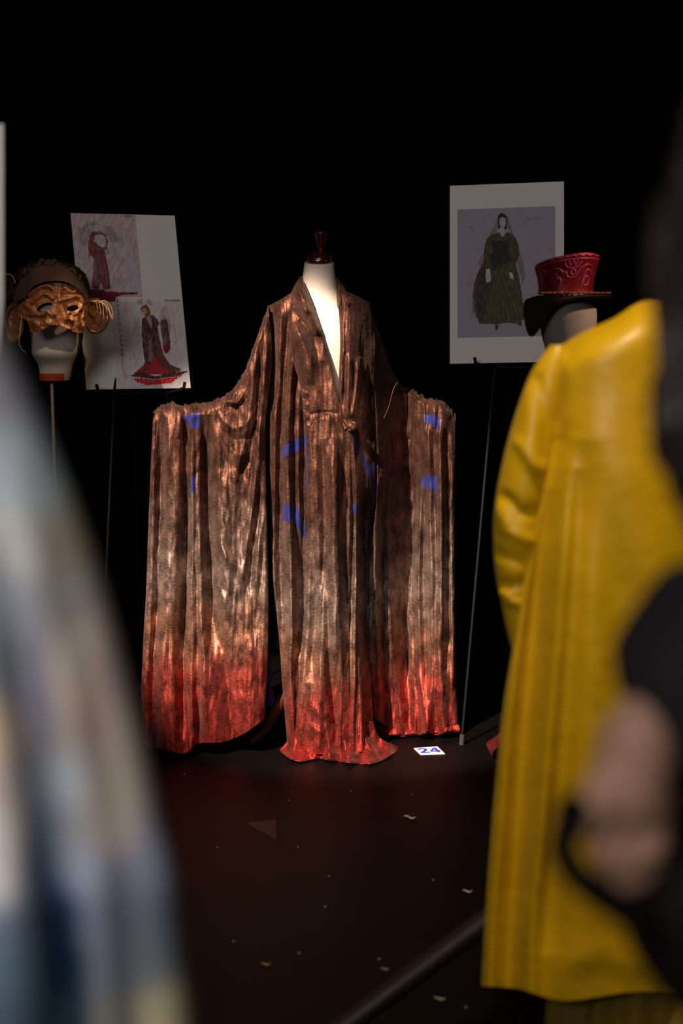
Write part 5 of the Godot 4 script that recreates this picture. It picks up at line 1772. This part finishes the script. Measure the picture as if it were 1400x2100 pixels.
# ---------------------------------------------------------------- a visitor at the right edge
func visitor() -> void:
	var root := thing("person", "visitor with long dark hair in black clothes at the right edge, hand on a strap", "person", Vector3(0.40, 0, -1.06))
	var head := Vector3(0.335, 1.50, -1.03)
	var neck := Vector3(0.39, 1.34, -1.06)
	var chest := Vector3(0.46, 1.21, -1.07)
	var hip := Vector3(0.46, 0.86, -1.08)
	var ls := Vector3(0.345, 1.225, -1.03)
	var le := P(1445, 1335, 0.98)
	var lw := P(1312, 1520, 0.93)
	var se := P(1450, 1335, 0.98)
	var rs := Vector3(0.61, 1.245, -1.08)
	var re := Vector3(0.66, 1.0, -1.09)
	var rw := Vector3(0.65, 0.79, -1.15)
	var arms := [[ls, le, 0.044, 0.037], [le, lw, 0.031, 0.026], [rs, re, 0.044, 0.037], [re, rw, 0.036, 0.025]]
	var trunk := [[chest + Vector3(-0.07, 0, 0), chest + Vector3(0.07, 0, 0), 0.095, 0.095], [chest, hip + Vector3(0, 0.1, 0), 0.10, 0.105], [hip + Vector3(-0.05, 0, 0), hip + Vector3(0.05, 0, 0), 0.105, 0.105], [ls + Vector3(0.02, 0.0, 0), rs + Vector3(-0.02, 0.0, 0), 0.05, 0.05], [neck, chest + Vector3(0, 0.08, 0), 0.05, 0.06]]
	var legs := []
	for s in [-1.0, 1.0]:
		var h := hip + Vector3(0.085 * s, -0.03, 0)
		var k := Vector3(hip.x + 0.10 * s, 0.46, hip.z - 0.02)
		var a := Vector3(hip.x + 0.11 * s, 0.08, hip.z + 0.02)
		legs.append([h, k, 0.085, 0.056])
		legs.append([k, a, 0.055, 0.036])
	var skull := [[head, head + Vector3(-0.004, 0.018, 0.012), 0.078, 0.082], [head + Vector3(-0.008, -0.045, -0.05), head + Vector3(0, -0.05, -0.01), 0.042, 0.05], [head, neck, 0.055, 0.050],
		[head + Vector3(-0.014, -0.005, -0.085), head + Vector3(-0.016, -0.028, -0.10), 0.010, 0.013], [head + Vector3(-0.08, -0.01, 0.0), head + Vector3(-0.082, -0.03, 0.0), 0.012, 0.009], [head + Vector3(0.08, -0.01, 0.0), head + Vector3(0.082, -0.03, 0.0), 0.012, 0.009]]
	# the left hand: palm, four bent fingers, a thumb to the side
	var zw := 0.93
	var hand := [[lw, P(1290, 1625, zw - 0.005), 0.026, 0.024], [P(1262, 1630, zw - 0.005), P(1318, 1640, zw), 0.021, 0.021], [P(1256, 1690, zw - 0.005), P(1326, 1695, zw), 0.017, 0.016], [P(1284, 1600, zw), P(1290, 1690, zw), 0.022, 0.019]]
	var fx := [1246.0, 1276.0, 1306.0, 1333.0]
	var tip := [92.0, 122.0, 112.0, 80.0]
	for k in 4:
		var a := P(fx[k], 1695, zw)
		var b := P(fx[k] - 4 + k * 2, 1695 + tip[k] * 0.5, zw - 0.012)
		var c := P(fx[k] + 3, 1695 + tip[k] * 0.9, zw - 0.004)
		var d := P(fx[k] + 10, 1695 + tip[k], zw + 0.012)
		hand.append([a, b, 0.0096, 0.009])
		hand.append([b, c, 0.009, 0.0082])
		hand.append([c, d, 0.0082, 0.0072])
	hand.append([P(1252, 1606, zw - 0.01), P(1222, 1650, zw - 0.02), 0.0145, 0.0105])
	hand.append([P(1222, 1650, zw - 0.02), P(1206, 1696, zw - 0.022), 0.0105, 0.0085])
	var other := []
	for k in 4:
		var a := rw + Vector3(-0.025 + k * 0.017, -0.075, -0.01)
		var b := a + Vector3(0, -0.04, -0.012)
		other.append([a, b, 0.009, 0.008])
		other.append([b, b + Vector3(0, -0.03, 0.012), 0.008, 0.007])
	other.append([rw, rw + Vector3(0, -0.07, -0.01), 0.026, 0.024])
	other.append([rw + Vector3(-0.02, -0.03, 0), rw + Vector3(-0.045, -0.075, -0.01), 0.012, 0.009])
	var body := nets(trunk + arms + legs, 0.014, 0.03)
	part("body", join([body, nets(skull, 0.005, 0.02), nets(hand, 0.0035, 0.006), nets(other, 0.0045, 0.006)]), M.skin, root)
	# clothes: a loose black top with sleeves to the wrist of the bent arm, trousers, shoes
	var loose := [[chest + Vector3(-0.075, -0.05, 0), chest + Vector3(0.07, -0.05, 0), 0.10, 0.10], [hip + Vector3(-0.085, 0.22, 0), hip + Vector3(0.08, 0.22, 0), 0.105, 0.105], [hip + Vector3(-0.07, 0.10, 0), hip + Vector3(0.07, 0.10, 0), 0.11, 0.11], [ls + Vector3(-0.005, -0.01, 0), rs, 0.055, 0.05], [ls, se, 0.058, 0.052], [se, P(1425, 1530, 0.925), 0.05, 0.027], [se, P(1420, 1390, 0.955), 0.05, 0.04], [P(1478, 1450, 1.02), P(1478, 1890, 1.02), 0.036, 0.036], [rs, re, 0.054, 0.046], [re, re.lerp(rw, 0.8), 0.046, 0.038]]
	for t in trunk.slice(0, 4):
		loose.append([t[0], t[1], t[2] + 0.016, t[3] + 0.016])
	part("top", join([nets(loose, 0.011, 0.03, 0.0, func(p: Vector3) -> float: return 0.005 * sin(p.y * 60.0 + p.x * 35.0) * sin(p.x * 40.0))]), M.black_cloth, root)
	part("trousers", join([nets(legs + [trunk[2]], 0.013, 0.03, 0.012)]), M.black_cloth, root)
	for s in [-1.0, 1.0]:
		var a := Vector3(hip.x + 0.11 * s, 0.045, hip.z + 0.02)
		part("shoe", join([nets([[a, a + Vector3(0.01 * s, -0.01, -0.16), 0.042, 0.034]], 0.009, 0.02)]), M.strap, root)
	# hair: a cap of hair and long locks down the back
	var hair := [[head + Vector3(0, 0.02, 0.012), head + Vector3(0, 0.03, 0.02), 0.102, 0.10], [head + Vector3(-0.015, -0.03, 0.04), neck + Vector3(-0.01, -0.02, 0.075), 0.10, 0.085], [neck + Vector3(-0.01, -0.02, 0.075), Vector3(0.335, 1.22, -0.965), 0.085, 0.045],
		[head + Vector3(-0.05, -0.06, 0.01), Vector3(0.283, 1.33, -0.985), 0.074, 0.066], [head + Vector3(0.05, -0.06, 0.01), Vector3(0.40, 1.30, -0.985), 0.062, 0.05], [Vector3(0.283, 1.33, -0.985), Vector3(0.278, 1.265, -0.975), 0.066, 0.036]]
	part("hair", join([nets(hair, 0.007, 0.03, 0.0, func(p: Vector3) -> float: return 0.004 * sin((p.x + 0.2 * p.z) * 420.0 + 4.0 * sin(p.y * 18.0)))]), M.hair, root)
	# the strap in the hand and the bag that hangs from it
	var bag := thing("shoulder_bag", "black bag on a thin strap held by the visitor in front of the yellow coat", "bag", P(1430, 1950, 0.94))
	var loop := [P(1196, 1640, 0.905), P(1164, 1685, 0.90), P(1152, 1735, 0.90), P(1178, 1790, 0.90), P(1226, 1832, 0.905), P(1290, 1876, 0.91), P(1350, 1918, 0.92), P(1420, 1990, 0.93)]
	part("strap", join([tube(curve_pts(loop, 40), 0.0085, 0.011, 10)]), M.strap, bag)
	part("buckle", join([nets([[P(1172, 1660, 0.90), P(1158, 1720, 0.90), 0.011, 0.009]], 0.003, 0.005)]), M.strap, bag)
	part("pouch", join([nets([[P(1410, 1800, 0.96), P(1400, 1880, 0.95), 0.035, 0.034], [P(1470, 1800, 0.96), P(1480, 1940, 0.95), 0.045, 0.045], [P(1400, 1880, 0.95), P(1480, 1960, 0.95), 0.03, 0.04]], 0.007, 0.03)]), M.strap, bag)

# ---------------------------------------------------------------- the out-of-focus costume at the left
func patch_color(px: float, py: float) -> Color:
	var best := 0.0
	var sum := Vector3.ZERO
	for q in patches_at:
		var d := Vector2((px - q[0]) / 46.0, (py - q[1]) / 62.0).length_squared()
		var w := exp(-d * 1.6) + 1e-7 / (1.0 + d)
		best += w
		sum += Vector3(q[2], q[3], q[4]) * w
	sum /= best
	var c := Color(sum.x / 255.0, sum.y / 255.0, sum.z / 255.0).srgb_to_linear()
	return Color(c.r, c.g, c.b) * 5.0

var patches_at := [
	[0, 640, 82, 80, 82], [30, 780, 84, 86, 92], [60, 900, 92, 98, 104], [20, 960, 96, 104, 110], [80, 1010, 100, 110, 114], [40, 1110, 108, 110, 108], [130, 1100, 100, 96, 84],
	[10, 1240, 92, 98, 104], [60, 1260, 74, 78, 84], [130, 1230, 106, 104, 102], [60, 1370, 68, 70, 78], [160, 1350, 142, 126, 116], [215, 1370, 112, 104, 100], [0, 1400, 84, 90, 92],
	[60, 1460, 62, 65, 74], [180, 1450, 126, 114, 106], [0, 1490, 150, 120, 102], [85, 1530, 60, 62, 66], [165, 1500, 100, 92, 86], [225, 1530, 130, 118, 110],
	[20, 1620, 118, 112, 108], [75, 1610, 46, 54, 62], [145, 1590, 96, 104, 108], [230, 1640, 134, 120, 110], [20, 1710, 130, 126, 122], [82, 1710, 26, 38, 48], [150, 1700, 80, 82, 84], [240, 1710, 138, 124, 116], [300, 1740, 96, 102, 114],
	[10, 1810, 132, 130, 132], [82, 1800, 28, 40, 52], [180, 1790, 84, 92, 104], [270, 1790, 82, 90, 102], [20, 1900, 56, 68, 80], [118, 1880, 4, 14, 26], [210, 1890, 66, 72, 84], [290, 1900, 70, 76, 86],
	[30, 2000, 48, 62, 72], [132, 1990, 2, 12, 22], [230, 1990, 66, 72, 80], [300, 1985, 70, 76, 82], [30, 2100, 38, 50, 60], [140, 2090, 12, 22, 30], [240, 2090, 78, 78, 74], [325, 2075, 118, 114, 90], [330, 2200, 110, 106, 84], [200, 2240, 60, 66, 72]]

func patchwork_costume() -> void:
	var z := 0.9
	var root := thing("patchwork_costume", "pale blue, beige and navy patchwork costume close at the left edge, out of focus", "costume", Vector3(P(-160, 1500, z).x, 0, -z - 0.15))
	var rows := []
	var ys := [520, 700, 900, 1100, 1300, 1500, 1680, 1790, 1950, 2100, 2400, 2800]
	var xr := [-70, 14, 98, 176, 236, 286, 326, 356, 374, 392, 420, 450]
	for k in ys.size():
		var row := []
		for i in 6:
			var t := i / 5.0
			row.append(V(lerpf(-640.0, xr[k], t), ys[k] + 40.0 * (1.0 - t) * (1.0 if k > 6 else 0.0), z + 0.02 * (1.0 - t)))
		rows.append(row)
	var s := panel(rows, {"nu": 170, "nv": 220, "bulge": 0.07, "back": 0.16, "top_round": 0.05, "paint": patch_color,
		"folds": [[0.5, 34, 20, 900, 80, 1200, 150, 1500, 200, 1800, 220, 2300], [-0.5, 30, 0, 1100, 40, 1350, 90, 1650, 120, 1900, 140, 2300], [0.4, 30, -40, 1000, -20, 1400, 10, 1800, 30, 2300]]})
	part("costume_cloth", s.mesh, M.patch, root)
	var foot := Vector3(P(-160, 1500, z).x, 0.0, -z - 0.06)
	part("stand_pole", join([rod(foot + Vector3(0, 0.02, 0), foot + Vector3(0, 0.95, 0), 0.015), rod(foot + Vector3(-0.2, 0.015, 0), foot + Vector3(0.2, 0.015, 0), 0.012), rod(foot + Vector3(0, 0.015, -0.2), foot + Vector3(0, 0.015, 0.2), 0.012)]), M.steel, root)

# ---------------------------------------------------------------- on the floor, and a board at the edge
func floor_things() -> void:
	var c := [FP(848, 1535.5), FP(896.5, 1532), FP(912, 1547), FP(862, 1548.5)]
	for k in 4:
		c[k].y = 0.0022
	var card := thing("number_card", "small white card with the blue number 24 lying on the floor", "card", (c[0] + c[2]) * 0.5)
	part("card_sheet", join([slab_face(c), strip_uv(slab_body(c, 0.0018))]), M.card, card)
	var t := lettering("24", "Droid Sans", true, 0.066)
	var o := part("lettering", t, M.blue_ink, card, "bold blue number 24")
	var right: Vector3 = ((c[1] - c[0]) + (c[2] - c[3])).normalized()
	var down: Vector3 = ((c[3] - c[0]) + (c[2] - c[1])) * 0.5
	var u := -(down - right * down.dot(right)).normalized()
	var sheared := -down.normalized()
	o.transform = Transform3D(Basis(right, sheared, Vector3.UP), (c[0] + c[1] + c[2] + c[3]) * 0.25 + Vector3(0, 0.0008, 0) + o.position)
	if u == Vector3.ZERO:
		return
	# the edge of another white board
	var b := [P(-160, 260, 2.6), P(7, 254, 2.6), P(7, 940, 2.5), P(-160, 944, 2.5)]
	var board := thing("display_board", "edge of a tall pale board at the left side of the picture", "display board", (b[2] + b[3]) * 0.5)
	part("board", join([strip_uv(slab_face(b)), slab_body(b, 0.01)]), M.board, board)
	part("support", join([rod(P(-120, 930, 2.62), Vector3(P(-120, 930, 2.62).x, 0.0, -2.55), 0.008), rod(P(-60, 930, 2.62), Vector3(P(-60, 930, 2.62).x, 0.0, -2.55), 0.008), rod(P(-80, 500, 2.66), Vector3(P(-80, 500, 2.66).x, 0.0, -3.0), 0.008)]), M.steel, board)
	# red cloth behind the yellow coat
	var rz := zf(1556)
	var red := thing("red_garment", "dark red cloth just showing behind the left edge of the yellow coat", "garment", FP(1030, 1556))
	var s := panel([
		[V(1010, 1514, rz + 0.08), V(1040, 1490, rz + 0.08), V(1080, 1440, rz + 0.08), V(1130, 1420, rz + 0.08)],
		[V(997, 1526, rz + 0.03), V(1030, 1522, rz + 0.03), V(1075, 1510, rz + 0.03), V(1130, 1505, rz + 0.03)],
		[V(1008, 1551, rz - 0.01), V(1019, 1536, rz + 0.01), V(1060, 1556, rz), V(1130, 1558, rz)],
	], {"nu": 40, "nv": 30, "bulge": 0.01, "back": 0.05, "folds": [[0.8, 7, 1020, 1500, 1014, 1550], [-0.8, 6, 1032, 1500, 1028, 1550]]})
	part("cloth", s.mesh, M.red_cloth, red)
	# bits and pieces
	var bits := [["scrap", "pale curled scrap of tape on the floor below the robe", 840, 1678, 13, 5, M.scrap], ["scrap", "small pale curl on the floor beside the yellow coat", 958, 1830, 10, 3.5, M.scrap], ["scrap", "white sliver of paper on the floor beside the slanting stand leg", 902, 2051, 12, 3, M.scrap],
		["splinter", "tan splinter on the floor at the lower left", 545, 1980, 9, 2.2, M.splinter], ["splinter", "tan splinter on the floor left of the slanting stand leg", 789, 1990, 9, 2.0, M.splinter]]
	for q in bits:
		var at := FP(q[2], q[3])
		var r := thing(q[0], q[1], "litter", at)
		var pts := []
		for k in 9:
			var a := -1.0 + k / 4.0
			pts.append(FP(q[2] + q[4] * a, q[3] + q[5] * 0.5 * sin(a * 3.0), 0.002 + 0.003 * absf(a)))
		part("strip", join([bar_strip(pts, FP(q[2], q[3] + q[5]) - at)]), q[6], r)
	for q in [[674, 1797], [667, 1860], [611, 1738], [479, 1931], [613, 1955], [592, 1642], [844, 1630], [719, 1623], [378, 1588], [446, 1738], [888, 1805], [777, 1967], [955, 2066]]:
		var at := FP(q[0], q[1])
		var r := thing("paint_fleck", "tiny pale fleck of paint on the black floor", "fleck", at, "paint flecks on the floor")
		part("fleck", join(join_plain([nets([[at + Vector3(-0.0006, 0.0006, 0), at + Vector3(0.0006, 0.0006, 0), 0.0016, 0.0014]], 0.0008, 0.001)])), M.scrap, r)
	var tri := [FP(504, 1688), FP(566, 1680), FP(566, 1722)]
	for k in 3:
		tri[k].y = 0.0008
	var mark := thing("tape_mark", "faint triangular corner of dark tape on the floor below the robe", "tape", (tri[0] + tri[1] + tri[2]) / 3.0)
	part("tape", join([slab_body([tri[0], tri[1], tri[2], tri[0].lerp(tri[2], 0.5)], 0.0007)]), M.tape, mark)
	var cord := thing("cord", "thin tan cord lying on the floor left of the robe, seen past the patchwork costume", "cord", FP(255, 1530))
	part("cord_length", join([tube(curve_pts([FP(222, 1480, 0.002), FP(236, 1505, 0.002), FP(258, 1535, 0.002), FP(270, 1556, 0.002), FP(276, 1580, 0.002)], 30), 0.0016)]), M.straw, cord)

func strip_uv(a: Array) -> Array:
	a[Mesh.ARRAY_TEX_UV] = null
	return a

func bar_strip(pts: Array, side: Vector3) -> Array:
	var pos := PackedVector3Array()
	for k in pts.size():
		var w := sin(PI * (k + 0.6) / (pts.size() + 0.2))
		for e in 5:
			var h: float = [0.0, 0.0006, 0.0006, 0.0, 0.0][e]
			var x: float = [-1.0, -0.9, 0.9, 1.0, -1.0][e]
			pos.append(pts[k] + side * x * w * 0.5 + Vector3(0, h, 0))
	return hard(grid_mesh(4, pts.size() - 1, pos, PackedColorArray(), PackedVector2Array()))
